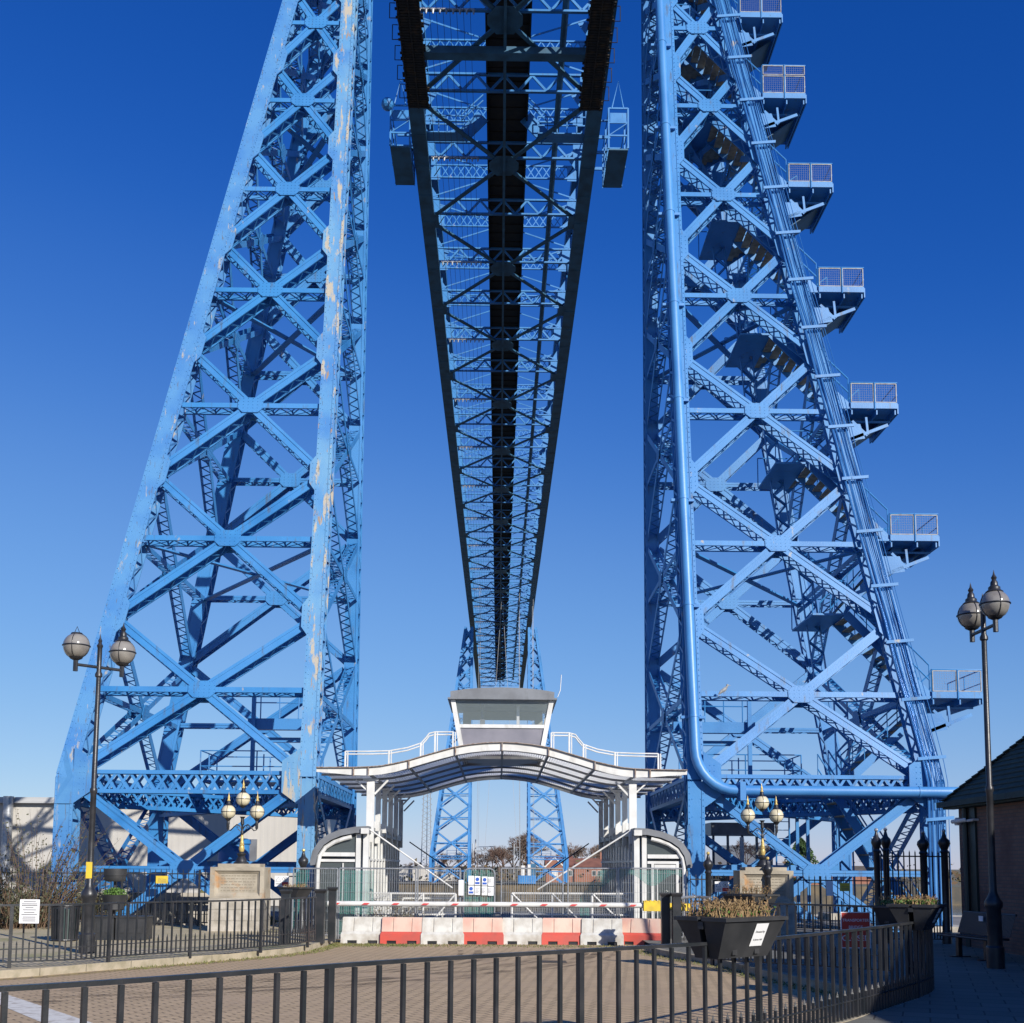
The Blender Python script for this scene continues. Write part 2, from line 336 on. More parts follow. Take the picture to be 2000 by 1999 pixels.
# grass growing along the kerb and in front of the barriers
gr = MB()
for i in range(5200):
    if i < 2600:
        x = random.uniform(-4.0, 3.2); y = random.gauss(26.75, .26)
        if random.random() < .45: x = random.uniform(-4.2, -1.8)
        if y > 27.2: continue
    elif i < 3900:
        p = random.choice(KLs[-18:]); x = p.x+random.uniform(0, .35); y = p.y+random.uniform(-.3, .3)
    else:
        p = random.choice(KRs[:22]); x = p.x-random.uniform(-.1, .3); y = p.y+random.uniform(-.3, .3)
    h = random.uniform(.008, .045); a = random.uniform(0, 6.28); u = V((math.cos(a), math.sin(a), 0))*.012
    c = V((x, y, .004)); gr.quad(c-u, c+u, c+V((random.uniform(-.02, .02), random.uniform(-.02, .02), h)))
gm = mat('weed_grass', (.12, .14, .04), .9, 0, (.2, .17, .07), 3)
struct(gr.build('grass', gm), 'stuff')
# ------------------------------------------------------------------ riveted lattice steelwork
TH = .022
def lace(mb, A, B, d1, side, dist, bay, wd=.05, th=.01, x=False):
    """zigzag flats between two parallel lines A->B offset by +-dist/2 along d1; lying in plane with normal side"""
    L = (B-A).length; n = max(2, int(round(L/bay))); a = (B-A)/n
    for i in range(n):
        s = 1 if i % 2 else -1
        mb.bar(A+a*i-d1*(s*dist/2), A+a*(i+1)+d1*(s*dist/2), wd, th, side)
        if x: mb.bar(A+a*i+d1*(s*dist/2)+side*(th+.003), A+a*(i+1)-d1*(s*dist/2)+side*(th+.003), wd, th, side)
def member(mb, a, b, n, wd, dp, bay=None, lips=True, lacing=True, lw=.05, both=True):
    a = V(a); b = V(b); d = (b-a).normalized(); n = V(n); n = (n-d*n.dot(d)).normalized(); s = d.cross(n)
    for k in (-1, 1):
        mb.bar(a+n*(k*dp/2), b+n*(k*dp/2), wd, TH, n)
        if lips:
            for e in (-1, 1): mb.bar(a+n*(k*(dp/2+TH*.9))+s*(e*(wd/2-.045)), b+n*(k*(dp/2+TH*.9))+s*(e*(wd/2-.045)), .085, .016, n)
    if lacing:
        for e in ((-1, 1) if both else (-1,)): lace(mb, a+s*(e*(wd/2-.014)), b+s*(e*(wd/2-.014)), n, s, dp-.02, bay or dp*.9, lw)
def rivets(mb, a, b, s, n, wds, step, r=.02):
    a = V(a); b = V(b); L = (b-a).length; k = int(L/step); d = (b-a)/max(k, 1); dn = d.normalized()
    for i in range(k+1):
        for wv in wds:
            c = a+d*i+s*wv
            t = len(mb.v); mb.v += [tuple(c+s*r), tuple(c+dn*r), tuple(c-s*r), tuple(c-dn*r), tuple(c+n*(r*.9))]
            mb.f += [(t, t+1, t+4), (t+1, t+2, t+4), (t+2, t+3, t+4), (t+3, t, t+4)]
ZN = [-.9, 4.2, 8.95, 13.5, 17.75, 21.65, 25.3, 28.65, 31.7, 34.6, 37.4, 40.1, 42.7, 45.2, 47.7]
def xo_near(z): return 12.2 if z <= 4.2 else max(12.2-.176*(z-4.2), 6.3)
xo = xo_near
def fY(z): return 33.1+.17*max(min(z, 60)-4.2, 0)
FY, AY, XI, XC = 33.1, 42.0, 5.45, .08
def tower(side, y0, flip, label, name_group, lod=0, front=None, zbase=0., ground=None):
    """side -1 left / +1 right; y0 shifts along the bridge; flip mirrors depth"""
    sgn = -1 if flip else 1
    def T(x, y, z): return V((XC+side*x, y0+(y if not flip else (FY+AY)-y), z+zbase))
    legs = {'fi': lambda z: T(XI, fY(z), z), 'fo': lambda z: T(xo(z), fY(z), z), 'bi': lambda z: T(XI, AY, z), 'bo': lambda z: T(xo(z), AY, z)}
    base = T(8.9, 37.4, 0); base.z = zbase
    t = thing('bridge_tower', label, 'bridge tower', base, name_group)
    fm = front or blue; lc = lod == 0; xo = xo_near if lc else (lambda z: 12.35 if z <= 4.2 else 12.35-.13*(z-4.2))
    for key, f in legs.items():
        mb = MB(); wd = .48 if key[1] == 'i' else .52
        pts = [f(z) for z in (-.3, 4.2, 37.72, 47.9)]
        for a, b in zip(pts, pts[1:]):
            member(mb, a, b, (0, 1, 0), wd, .6, .42, True, True, .07)
            if lc and key[0] == 'f':
                d = (b-a).normalized(); n = V((0, -1, 0)); n = (n-d*n.dot(d)).normalized(); s = d.cross(n).normalized()
                if a.z > 34: continue
                top = a+(b-a)*min(1, (34-a.z)/max(b.z-a.z, .1))
                rivets(mb, a+n*.333, top+n*.333, s, n, (-wd/2+.045, wd/2-.045), .17); 
                rivets(mb, a+n*.315, top+n*.315, s, n, (-.12, .12), .5, .018)
        if key[1] == 'o' and zbase == 0:
            e = f(4.2); ny = -.318; w2 = wd/2-.02; u_ = (f(5.2)-f(4.2))
            mb.prism([e+V((-w2, ny, -.75)), e+V((w2, ny, -.75)), e+V((w2, ny, 0)), e+u_*.9+V((w2, ny, 0)), e+u_*.9+V((-w2, ny, 0)), e+V((-w2, ny, 0))], (0, -.03, 0))
        fm = front if (front and key == 'fi') else aged if (front and key == 'fo') else blue; mb.build('leg', fm, t)
        if lc and key[0] == 'f':     # small gusset plates where the braces land on the leg
            for i, z in enumerate(ZN[1:9]):
                g = MB(); d = (f(z+.5)-f(z+.01)).normalized(); n = V((0, -1, 0)); n = (n-d*n.dot(d)).normalized(); ins = 1 if key == 'fi' else -1
                h = V((side*ins, 0, 0)); q = f(z)+h*(wd/2-.03)+n*.29; hh = .62 if i else .8; ww = .2 if i else .5; d = d if i else V((0, 0, 1)); n = n if i else V((0, -1, 0))
                g.prism([q-d*hh, q+h*ww-d*(hh*.55), q+h*ww+d*(hh*.55), q+d*hh], n*.035)
                rivets(g, q+h*(ww*.6)+n*.035-d*(hh*.5), q+h*(ww*.6)+n*.035+d*(hh*.5), h, n, (0, -.12), .14, .02)
                g.build('gusset_plate', fm, t)
    faces = [('fi', 'fo', V((0, -1, 0)), .27, .38), ('bi', 'bo', V((0, 1, 0)), .27, .38), ('fi', 'bi', V((-side, 0, 0)), .2, .34), ('fo', 'bo', V((side, 0, .17)).normalized(), .2, .36)]
    for fi, (ka, kb, nh, wd, dp) in enumerate(faces):
        A, B = legs[ka], legs[kb]
        for i in range(len(ZN)-1):
            if lod and fi in (2,) and i > 9: continue
            a0, b0, a1, b1 = A(ZN[i]), B(ZN[i]), A(ZN[i+1]), B(ZN[i+1])
            n = (b0-a0).cross(a1-a0).normalized(); n = n if n.dot(nh) > 0 else -n
            mb = MB(); hi = i > 8
            def cut(p, q, e=.28): d = (q-p).normalized(); return p+d*e, q-d*e
            L = not hi and (lc or fi in (0, 1))
            bay = (.3 if fi < 2 else .19) if lc else .8; bo_ = fi < 2
            member(mb, *cut(a0, b1), n, wd, dp, bay, lc and fi < 2, L, .045, bo_)
            member(mb, *cut(b0, a1), n, wd, dp+.008, bay, lc and fi < 2, L, .045, bo_)
            o = mb.build('cross_brace', blue, t)
            # crossing point
            u = b1-a0; v_ = a1-b0; wv = b0-a0
            den = u.cross(v_).length_squared; k = wv.cross(v_).dot(u.cross(v_))/den; c = a0+u*k
            la = A(c.z-zbase); lb = B(c.z-zbase); m2 = MB()
            if (la-lb).length > .8:
                member(m2, *cut(la, lb, .26), n, .165 if fi < 2 else .15, dp+.016, bay, lc and fi < 2, L, .045, bo_)
                m2.build('strut', blue, t)
            hz = (lb-la).normalized(); gx = .37 if fi < 2 else .3; gz = .255
            upv = n.cross(hz); upv = upv if upv.z > 0 else -upv
            for k2 in (-1, 1):
                g = MB(); cc = c+n*(k2*(dp/2+.045))
                poly = [cc+hz*x_*gx+upv*z_*gz for x_, z_ in ((-1.05, -.42), (-.62, -1), (.62, -1), (1.05, -.42), (1.05, .42), (.62, 1), (-.62, 1), (-1.05, .42))]
                g.prism(poly, n*(.02*k2))
                if lc and not hi:
                    for r_ in (-.22, -.11, 0, .11, .22): rivets(g, cc+upv*r_+n*(.02*k2)-hz*.36, cc+upv*r_+n*(.02*k2)+hz*.36, hz, n*k2, (0,), .12, .02)
                g.build('gusset_plate', blue, o)
    # lattice girders on all four sides just above the base panel
    gd = MB(); z0, z1 = 3.82, 4.36
    cor = [legs[k](4.0) for k in ('fi', 'fo', 'bo', 'bi')]
    def girder(mb, a, b, n, zz0, zz1, th=.34, bay=.36):
        a = V(a); b = V(b); n = V(n)
        for z in (zz0, zz1):
            mb.bar(V((a.x, a.y, z+zbase)), V((b.x, b.y, z+zbase)), th, .05)
            for k in (-1, 1): mb.bar(V((a.x, a.y, z+zbase))+n*(k*th/2), V((b.x, b.y, z+zbase))+n*(k*th/2), .11, .02, n)
        for k in (-1, 1):
            m_ = (zz0+zz1)/2+zbase
            lace(mb, V((a.x, a.y, m_))+n*(k*th*.44), V((b.x, b.y, m_))+n*(k*th*.44), V((0, 0, 1)), n, zz1-zz0, bay, .075, .012, lc)
    ins = .3
    girder(gd, cor[0]+V((side*.3, 0, 0)), cor[1]-V((side*.3, 0, 0)), (0, 1, 0), z0, z1)
    gd.build('lattice_girder', blue, t); gd = MB()
    girder(gd, cor[3]+V((side*.3, 0, 0)), cor[2]-V((side*.3, 0, 0)), (0, 1, 0), z0, z1); gd.build('lattice_girder', blue, t); gd = MB()
    girder(gd, cor[0]+V((0, sgn*.3, 0)), cor[3]-V((0, sgn*.3, 0)), (1, 0, 0), z0-.02, z1-.02); gd.build('lattice_girder', blue, t); gd = MB()
    girder(gd, cor[1]+V((0, sgn*.3, 0)), cor[2]-V((0, sgn*.3, 0)), (1, 0, 0), z0-.02, z1-.02); gd.build('lattice_girder', blue, t)
    if lc:
        for a, b, dz in ((0, 2, -.33), (1, 3, -.37)):
            gd = MB(); dd = (cor[b]-cor[a]).normalized(); girder(gd, cor[a]+dd*.4, cor[b]-dd*.4, dd.cross(V((0, 0, 1))), z0+dz, z1+dz-.08, .3, .4); gd.build('plan_girder', blue, t)
        # light bracing in plan at every other level
        for i in (2, 4, 6, 8):
            z = (ZN[i]+ZN[i+1])/2+.05; q = [legs[k](z) for k in ('fi', 'fo', 'bo', 'bi')]
            mb = MB(); mb.bar(q[0], q[2], .2, .05); mb.bar(q[1]+V((0, 0, .07)), q[3]+V((0, 0, .07)), .2, .05); mb.build('plan_brace', blue, t)
    # working platform with a handrail inside the tower
    pl = MB(); a = legs['fi'](4.4); b = legs['bi'](4.4); xs = sorted((a.x+side*.6, a.x+side*4.2)); ya, yb_ = sorted((a.y+sgn*4.4, a.y+sgn*6.6)); zz = 4.42+zbase
    pl.box(xs[0], xs[1], ya, yb_, zz, zz+.06)
    for x in (xs[0], (xs[0]+xs[1])/2, xs[1]):
        for y in (ya, (ya+yb_)/2, yb_): pl.tube([(x, y, zz), (x, y, zz+1.0)], .022, 6)
    for h in (.5, 1.0):
        for q in (((xs[0], ya), (xs[1], ya)), ((xs[0], yb_), (xs[1], yb_)), ((xs[0], ya), (xs[0], yb_)), ((xs[1], ya), (xs[1], yb_))):
            pl.tube([(*q[0], zz+h), (*q[1], zz+h)], .02, 6)
    pl.build('work_platform', blue, t)
    pl = MB(); x = a.x+side*2.4; y = a.y+sgn*3.8
    pl.box(min(a.x, a.x+side*2.6), max(a.x, a.x+side*2.6), y, y+.3, 6.05+zbase, 6.4+zbase)
    pl.box(min(a.x, a.x+side*2.5), max(a.x, a.x+side*2.5), y+.5, y+.7, 5.7+zbase, 5.85+zbase)
    pl.box(x-.06, x+.06, y-.14, y-.02, 4.3+zbase, 7.3+zbase)
    for h in (6.9, 7.15): pl.tube([(a.x, y, h+zbase), (x, y, h+zbase)], .02, 6)
    for k in range(4): pl.tube([(a.x+side*(.4+k*.6), y, 6.4+zbase), (a.x+side*(.4+k*.6), y, 7.15+zbase)], .02, 6)
    pl.build('access_beam', blue, t)
    return t, legs
tl, _ = tower(-1, 0, False, 'near left blue lattice tower with badly peeling cream-flecked front legs', None, 0, worn)
tr, lr = tower(1, 0, False, 'near right blue lattice tower carrying the fat pipe and zigzag stairs', None, 0)
DYF = 180.
tower(-1, DYF, False, 'far left blue lattice tower standing across the river', None, 1, None, -.8)
tower(1, DYF, False, 'far right blue lattice tower standing across the river', None, 1, None, -.8)
# --- fat pipe down the right tower, bending to run along its girder
pp = MB(); xp = 5.5; yp = 32.55; rr = 1.15; zb = 3.93
px_at = lambda z: xp-.0085*(z-5); py_at = lambda z: fY(z)-.55
pts = [V((px_at(48), py_at(48), 48)), V((xp, py_at(zb+rr), zb+rr))]+[V((xp+rr-rr*math.cos(a*math.pi/2/8), yp+.14*(1-a/8), zb+rr-rr*math.sin(a*math.pi/2/8))) for a in range(1, 9)]+[V((15.5, yp, zb))]
pp.tube(pts, .15, 20)
for z in [6+k*3.35 for k in range(9)]: pp.tube([(px_at(z), py_at(z), z), (px_at(z), py_at(z)+.014, z+.08)], .163, 20); pp.box(px_at(z)-.34, px_at(z)+.34, py_at(z)+.1, py_at(z)+.3, z, z+.08)
for x in (6.75, 11.7): pp.tube([(x, yp, zb), (x+.05, yp, zb)], .163, 20)
pp.box(6.68, 6.84, yp-.215, yp+.35, zb-.28, zb+.24)
pp.build('service_pipe', mat('pale_blue_pipe', (.065, .235, .52), .42, 0, (.045, .19, .46), .8, .1, 20), tr, True)
# --- bundle of conduits up the outer leg
cb = MB(); bundle = []
for k in range(11):
    off = -.27+k*.054+random.uniform(-.014, .014); r_ = random.choice((.01, .014, .03, .022, .016)); zs = [2+i*1.4 for i in range(34)]
    yo = -.42+random.uniform(-.07, .03)
    cb.tube([(XC+12.2+off, fY(0)+yo, .1), (XC+12.2+off, fY(0)+yo, 4.2)]+[(XC+xo(z)+.02+off*(1+z*.008)+random.uniform(-.03, .03), fY(z)+yo+random.uniform(-.03, .03), z) for z in zs if z > 4.3 and z < 46], r_, 6)
each(cb, 'conduit', mat('glossy_blue_conduit', (.05, .19, .46), .25, .2, (.035, .14, .38), 2), tr, True)
cb = MB()
z = 3.2
while z < 36:
    x = XC+xo(z)+.02; yf = fY(z)-.52; cb.hexa([(x-.40, yf, z-.09), (x+.40, yf, z-.02), (x+.40, yf+.05, z-.02), (x-.40, yf+.05, z-.09), (x-.40, yf, z+.0), (x+.40, yf, z+.07), (x+.40, yf+.05, z+.07), (x-.40, yf+.05, z+.0)]); z += 1.72
each(cb, 'conduit_clamp', blue, tr)
# --- zigzag stair with landings outside the leg
stepm = mat('worn_stair_tread', (.33, .28, .20), .8, 0, (.2, .17, .12), 6)
meshm = mat('wire_mesh', (.16, .17, .22), .6, .3)
LZ = [(6.92, 12.88), (11.95, 12.05), (16.5, 11.16), (20.76, 10.42), (24.84, 9.66), (28.48, 8.98), (31.95, 8.35)]
def mesh_panel(x0, x1, y, z0, z1, mb, mw):
    for z in (z0, z1): mb.box(x0, x1, y-.015, y+.015, z-.014, z+.014)
    for x in (x0, x1): mb.box(x-.014, x+.014, y-.018, y+.018, z0, z1)
    k = int((x1-x0)/.07)
    for i in range(1, k): x = x0+(x1-x0)*i/k; mw.box(x-.0022, x+.0022, y-.002, y+.002, z0, z1)
    k = int((z1-z0)/.07)
    for i in range(1, k): z = z0+(z1-z0)*i/k; mw.box(x0, x1, y-.002, y+.002, z-.0022, z+.0022)
for li, (z, x0) in enumerate(LZ):
    x1 = x0+1.5; ya = fY(z)+.9; ym, yb_ = ya+1.3, ya+2.6
    ld = MB(); ld.box(x0-.5, x1, ya, yb_, z-.06, z); ld.box(x0, x1, ya-.04, ya-.003, z-.06, z+.13)
    ld.box(x1+.003, x1+.04, ya, yb_, z-.22, z+.1)
    for x in (x0+.05, (x0+x1)/2+.1, x1-.06):
        ld.box(x-.02, x+.02, ya+.02, yb_, z-.24, z-.06)
    ld.box(x0-.9, x1-.05, ya+.55, ya+.62, z-.30, z-.245); 
    # triangular bracket
    lx = x0-.35
    ld.bar((lx-.1, ya+.2, z-1.2), (x1-.25, ya+.2, z-.52), .1, .06, (0, 1, 0)); ld.bar((x0+.55, ya+.2, z-.27), (x0+.6, ya+.2, z-.85), .07, .05, (0, 1, 0))
    ld.bar((x0+.1, ya+.2, z-.4), (x0+.58, ya+.2, z-.88), .08, .05, (0, 1, 0)); ld.prism([(lx, ya+.17, z-.5), (x0+.35, ya+.17, z-.5), (x0+.5, ya+.17, z-.98), (lx+.05, ya+.17, z-1.12)], (0, .02, 0))
    lo = ld.build('landing', blue, tr)
    rl = MB(); mw = MB(); hts = [(.15, .76)] + ([(.82, 1.14)] if li == 5 else [])
    for h0, h1 in hts:
        mesh_panel(x0+.03, x0+.73, ya-.02, z+h0, z+h1, rl, mw); mesh_panel(x0+.80, x1-.03, ya-.02, z+h0, z+h1, rl, mw)
    rl.build('guard_rail', mat('weathered_galvanised', (.26, .28, .31), .6, .2, (.20, .18, .17), 9) if li == 0 else bpy.data.materials['weathered_galvanised'], lo); mw.build('mesh_panel', meshm, lo)
    rb = MB()
    top = .80 if li != 5 else 1.17
    rb.tube([(x0, ya-.02, z+top), (x1, ya-.02, z+top), (x1, yb_, z+top), (x1-.1, yb_, z+top)], .02, 6)
    for x, y in ((x0+.765, ya-.05), (x1, yb_), (x1, ym), (x0, ya)): rb.tube([(x, y, z-.1), (x, y, z+top)], .022, 6)
    rb.tube([(x1, ya, z+.4), (x1, yb_, z+.4)], .015, 6); rb.build('handrail', blue, lo)
    # flight going up and inwards to the half landing, and the one coming down to it
    def flight(xa, za, xb, zb2, y0, y1):
        m1 = MB(); m2 = MB(); n = 11
        for y in (y0, y1): m1.bar((xa, y, za-.02), (xb, y, zb2-.02), .26, .04, (0, 1, 0))
        for i in range(n):
            f_ = (i+.5)/n; x = xa+(xb-xa)*f_; zz = za+(zb2-za)*f_; m2.box(x-.13, x+.13, y0+.03, y1-.03, zz-.02, zz+.02)
        for y in (y0, y1):
            for h in (.5, .95): m1.tube([(xa, y, za+h), (xb, y, zb2+h)], .024, 6)
            for i in range(5): f_ = i/4; x = xa+(xb-xa)*f_; zz = za+(zb2-za)*f_; m1.tube([(x, y, zz), (x, y, zz+.95)], .016, 6)
        f = m1.build('stair_flight', blue, tr); m2.build('tread', stepm, f); return f
    zh = z+2.45 if li else z+2.5; xh = x0-2.5
    flight(x0-.05, z, xh, zh, ya+.05, ym-.1)
    if li < 6:
        z2, x2 = LZ[li+1]; f = flight(xh, zh, x2+.55, z2, ym+.35, yb_+.25)
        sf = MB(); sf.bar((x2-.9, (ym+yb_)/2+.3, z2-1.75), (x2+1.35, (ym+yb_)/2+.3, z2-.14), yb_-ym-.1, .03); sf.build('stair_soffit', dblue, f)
        hl = MB(); hl.box(xh-1.0, xh, ya+.05, yb_-.05, zh-.06, zh)
        for y in (ya+.05, yb_-.05): hl.tube([(xh-1, y, zh+1), (xh, y, zh+1)], .018, 6); hl.tube([(xh-1, y, zh), (xh-1, y, zh+1)], .018, 6)
        hl.build('half_landing', blue, tr)
z, x0 = LZ[0]; flight(x0-2.4, 4.3, x0+.5, z, 35.7, 36.9); flight(x0-3.2, 4.3, x0-.6, .1, 34.25, 35.4)
# --- laddered support of the stair beside the outer leg
mb = MB()
for za, zb2 in zip([0]+[l[0] for l in LZ], [l[0] for l in LZ]):
    xa = xo(za)-1.7; member(mb, (xa, fY(za)+2.2, za), (xo(zb2)-1.2, fY(zb2)+2.2, zb2), (1, 0, 0), .12, .4, .4, False)
mb.build('stair_support', blue, tr)
# ------------------------------------------------------------------ the span
PN = 6.9; Y0 = 82-12*PN; NP = 45; ZS = 49.
sp = thing('bridge_span', 'long blue girder span, underside coloured dark for shade, running overhead across the river between the towers', 'bridge', (0, 37, 49))
YE = Y0+NP*PN
for s in (-1, 1):
    mb = MB(); x = XC+s*5.62
    mb.box(x-.48, x+.48, Y0, YE, ZS, ZS+.06); mb.box(x-.45, x-.42, Y0, YE, ZS+.06, ZS+.75); mb.box(x+.42, x+.45, Y0, YE, ZS+.06, ZS+.75)
    for i in range(NP*2): mb.box(x-.47, x+.47, Y0+i*PN/2, Y0+i*PN/2+.5, ZS-.02, ZS-.003)
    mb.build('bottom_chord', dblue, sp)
    mb = MB(); mb.box(x-.35, x+.35, Y0, YE, ZS+7.2, ZS+7.25); mb.box(x-.33, x-.3, Y0, YE, ZS+6.7, ZS+7.2); mb.box(x+.3, x+.33, Y0, YE, ZS+6.7, ZS+7.2)
    mb.build('top_chord', blue, sp)
protos = []
mb = MB()     # warren floor truss across the deck
for z in (49.65, 50.75): mb.box(-5.4, 5.4, 37-.1, 37+.1, z-.06, z+.06)
n = 12
for i in range(n):
    xa, xb = -5.2+i*10.4/n, -5.2+(i+1)*10.4/n; z0, z1 = (49.7, 50.7) if i % 2 else (50.7, 49.7)
    mb.bar((xa, 37, z0), (xb, 37, z1), .14, .1, (0, 1, 0))
for s in (-1, 1): mb.box(*(sorted((s*4.7, s*5.5))), 36.96, 37.04, 49.62, 50.8)
ft = mb.build('floor_truss', blue, sp)
mb = MB()     # diamond lattice girder under the top chords
for z in (54.6, 55.6): mb.box(-5.6, 5.6, 37-.07, 37+.07, z-.05, z+.05)
for i in range(18):
    xa, xb = -5.4+i*10.8/18, -5.4+(i+1)*10.8/18
    mb.bar((xa, 36.98, 54.62), (xb, 36.98, 55.58), .07, .02, (0, 1, 0)); mb.bar((xa, 37.02, 55.58), (xb, 37.02, 54.62), .07, .02, (0, 1, 0))
for s in (-1, 1): mb.box(*(sorted((s*4.9, s*5.6))), 36.97, 37.03, 54.4, 55.62)
lg = mb.build('sway_girder', blue, sp)
mb = MB(); mb.bar((-5.3, 36.9, 50.9), (5.3, 36.9, 54.5), .1, .04, (0, 1, 0)); mb.bar((5.3, 37.0, 50.9), (-5.3, 37.0, 54.5), .1, .04, (0, 1, 0)); sw = mb.build('sway_brace', blue, sp)
po_ = []     # side posts and their knee plates
for s in (-1, 1):
    mb = MB()
    member(mb, (s*5.75, 37, 49.7), (s*5.75, 37, 55.7), (0, 1, 0), .42, .3, .4, False)
    mb.prism([(s*5.55, 37.15, 50.8), (s*4.7, 37.15, 50.8), (s*5.55, 37.15, 52.2)], (0, .03, 0)); mb.prism([(s*5.4, 37.2, 54.5), (s*4.5, 37.2, 54.5), (s*5.4, 37.2, 53.2)], (0, .03, 0))
    po_.append(mb.build('side_post', blue, sp))
mb = MB()     # diagonals of the main girders, one panel
for s in (-1, 1): mb.bar((s*5.95, 37, 49.7), (s*5.95, 37+PN, 55.9), .3, .3, (1, 0, 0)); mb.bar((s*5.80, 37+PN, 49.7), (s*5.80, 37, 55.9), .16, .05, (1, 0, 0))
dg = mb.build('girder_diagonal', blue, sp)
mb = MB()     # plan bracing under the deck, two panels, crossing in the middle
for s in (-1, 1):
    mb.bar((s*5.5, 37, 49.15), (-s*5.5, 37+2*PN, 49.15-.02*s), .26, .12)
mb.prism([(-1.0, 37+PN-.35, 49.06), (-.5, 37+PN-1.1, 49.06), (.5, 37+PN-1.1, 49.06), (1.0, 37+PN-.35, 49.06), (1.0, 37+PN+.35, 49.06), (.5, 37+PN+1.1, 49.06), (-.5, 37+PN+1.1, 49.06), (-1.0, 37+PN+.35, 49.06)], (0, 0, .02))
for s in (-1, 1): mb.box(*sorted((s*4.75, s*5.5)), 36.1, 37.9, 49.03, 49.055)
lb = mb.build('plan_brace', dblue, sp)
mb = MB(); mb.box(-4.9, -1.7, 36.9, 37.0, 49.42, 49.5)
for k in range(9): mb.tube([(-4.8+k*.38, 36.95, 49.42), (-4.8+k*.38, 36.95, 49.18)], [.09, .04], 6)
ins_ = mb.build('insulator_row', galv, sp)
for i in range(NP+1):
    y = Y0+i*PN
    if i < 1: continue
    def pc(o, dy):
        if dy == 37 and False: return
        c = o.copy(); C.objects.link(c); c.location.y += dy-37
    pc(ft, y); pc(lg, y+PN*.5); [pc(q_, y) for q_ in po_]; pc(sw, y)
    if i < NP: pc(dg, y)
    if i < NP: pc(ft, y+PN*.5) if False else None
    if i % 2 == 0 and i < NP-1: pc(lb, y)
    if i % 2 == 1: pc(ins_, y-.25)
# the prototypes themselves stand above the towers, out of the photograph's top edge
mb = MB(); mb.box(-1.15, 1.55, Y0, YE-4, 50.95, 51.05)
for i in range(int((YE-Y0-6)/1.27)):
    mb.box(-1.15, 1.55, Y0+i*1.27, Y0+i*1.27+.1, 50.87, 50.945)
for x in (-1.15, 1.45): mb.box(x, x+.1, Y0, YE-4, 50.7, 51.3)
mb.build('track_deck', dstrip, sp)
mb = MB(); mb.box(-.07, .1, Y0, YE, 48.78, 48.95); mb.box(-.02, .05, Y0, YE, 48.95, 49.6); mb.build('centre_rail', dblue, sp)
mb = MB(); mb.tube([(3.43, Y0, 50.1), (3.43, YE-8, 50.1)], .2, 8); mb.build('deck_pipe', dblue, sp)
mb = MB()
for k in range(8): mb.tube([(-4.6+k*.38, Y0+9*PN-20, 49.2), (-4.6+k*.38, YE-30, 49.2)], .016, 4)
mb.build('power_wires', black, sp)
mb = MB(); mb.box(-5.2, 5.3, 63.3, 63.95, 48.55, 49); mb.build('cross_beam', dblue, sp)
for s in (-1, 1):
    mb = MB(); xa, xb = sorted((s*4.7, s*5.9)); yy = 34
    while yy < 68.2: mb.box(xa-random.choice((0, 0, .08, .16)), xb+random.choice((0, 0, .08, .16)), yy, yy+.16, 48.5, 48.56); yy += .22
    for x in (xa, xb, (xa+xb)/2): mb.box(x-.04, x+.04, 34, 68.2, 48.42, 48.495)
    mb.box(xa, xb, 34, 68.2, 48.57, 48.6)
    for k in range(20): y = 35+k*1.7; mb.tube([(s*5.9, y, 48.5), (s*6.4, y, 48.5), (s*6.4, y, 49.4), (s*6.1, y, 49.4)], .03, 5)
    mb.build('side_walkway', rustm, sp)
    # cage platforms hung outside the girders
    mb = MB(); xa, xb = (-7.43, -6.16) if s < 0 else (6.85, 8.12); y0_, y1_ = 72.1, 76.4
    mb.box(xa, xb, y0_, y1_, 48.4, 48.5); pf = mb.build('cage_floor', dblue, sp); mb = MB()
    for x in (xa, xb):
        for y in (y0_, (y0_+y1_)/2, y1_): mb.box(x-.05, x+.05, y-.05, y+.05, 48.5, 51.3)
        for z in (49.1, 50.2, 51.3): mb.box(x-.03, x+.03, y0_, y1_, z-.04, z+.04)
        for k in range(16): mb.box(x-.02, x+.02, y0_+k*.3, y0_+k*.3+.03, 48.5, 49.1)
    for y in (y0_, y1_):
        for z in (49.4, 50.3, 51.3): mb.box(xa, xb, y-.03, y+.03, z-.05, z+.05)
        mb.bar((xa, y, 49.4), (xb, y, 50.3), .06, .05, (0, 1, 0))
        mb.box(xa+.1, xb-.1, y+.02, y+.03, 50.35, 51)
    for y in (y0_+.5, y1_-.3, (y0_+y1_)/2):
        mb.box(*sorted((s*5.4, s*7)), y-.05, y+.05, 49.5, 49.7); mb.box(*sorted((s*5.4, s*7)), y-.05, y+.05, 50.7, 50.8)
    mb.tube([(xa+.2, y0_, 51.3), ((xa+xb)/2, y0_, 53.2), (xb-.3, y0_, 51.3)], .05, 6)
    if s < 0: mb.sph((xa-.2, y0_-.1, 51.3), .42, 12, 8)
    mb.build('access_cage', blue, sp)
mb = MB()     # maintenance walkway across the deck beside the cages
for (xa, xb) in ((-5.4, -2.6), (2.2, 5.4)):
    mb = MB()
    mb.box(xa, xb, 72.2, 73.2, 49.55, 49.62)
    for z in (50.1, 50.7): mb.box(xa, xb, 72.16, 72.22, z-.04, z+.04)
    for k in range(6): x = xa+(xb-xa)*k/5; mb.box(x-.03, x+.03, 72.16, 72.22, 49.6, 50.7)
    mb.build('cross_walkway', blue, sp)
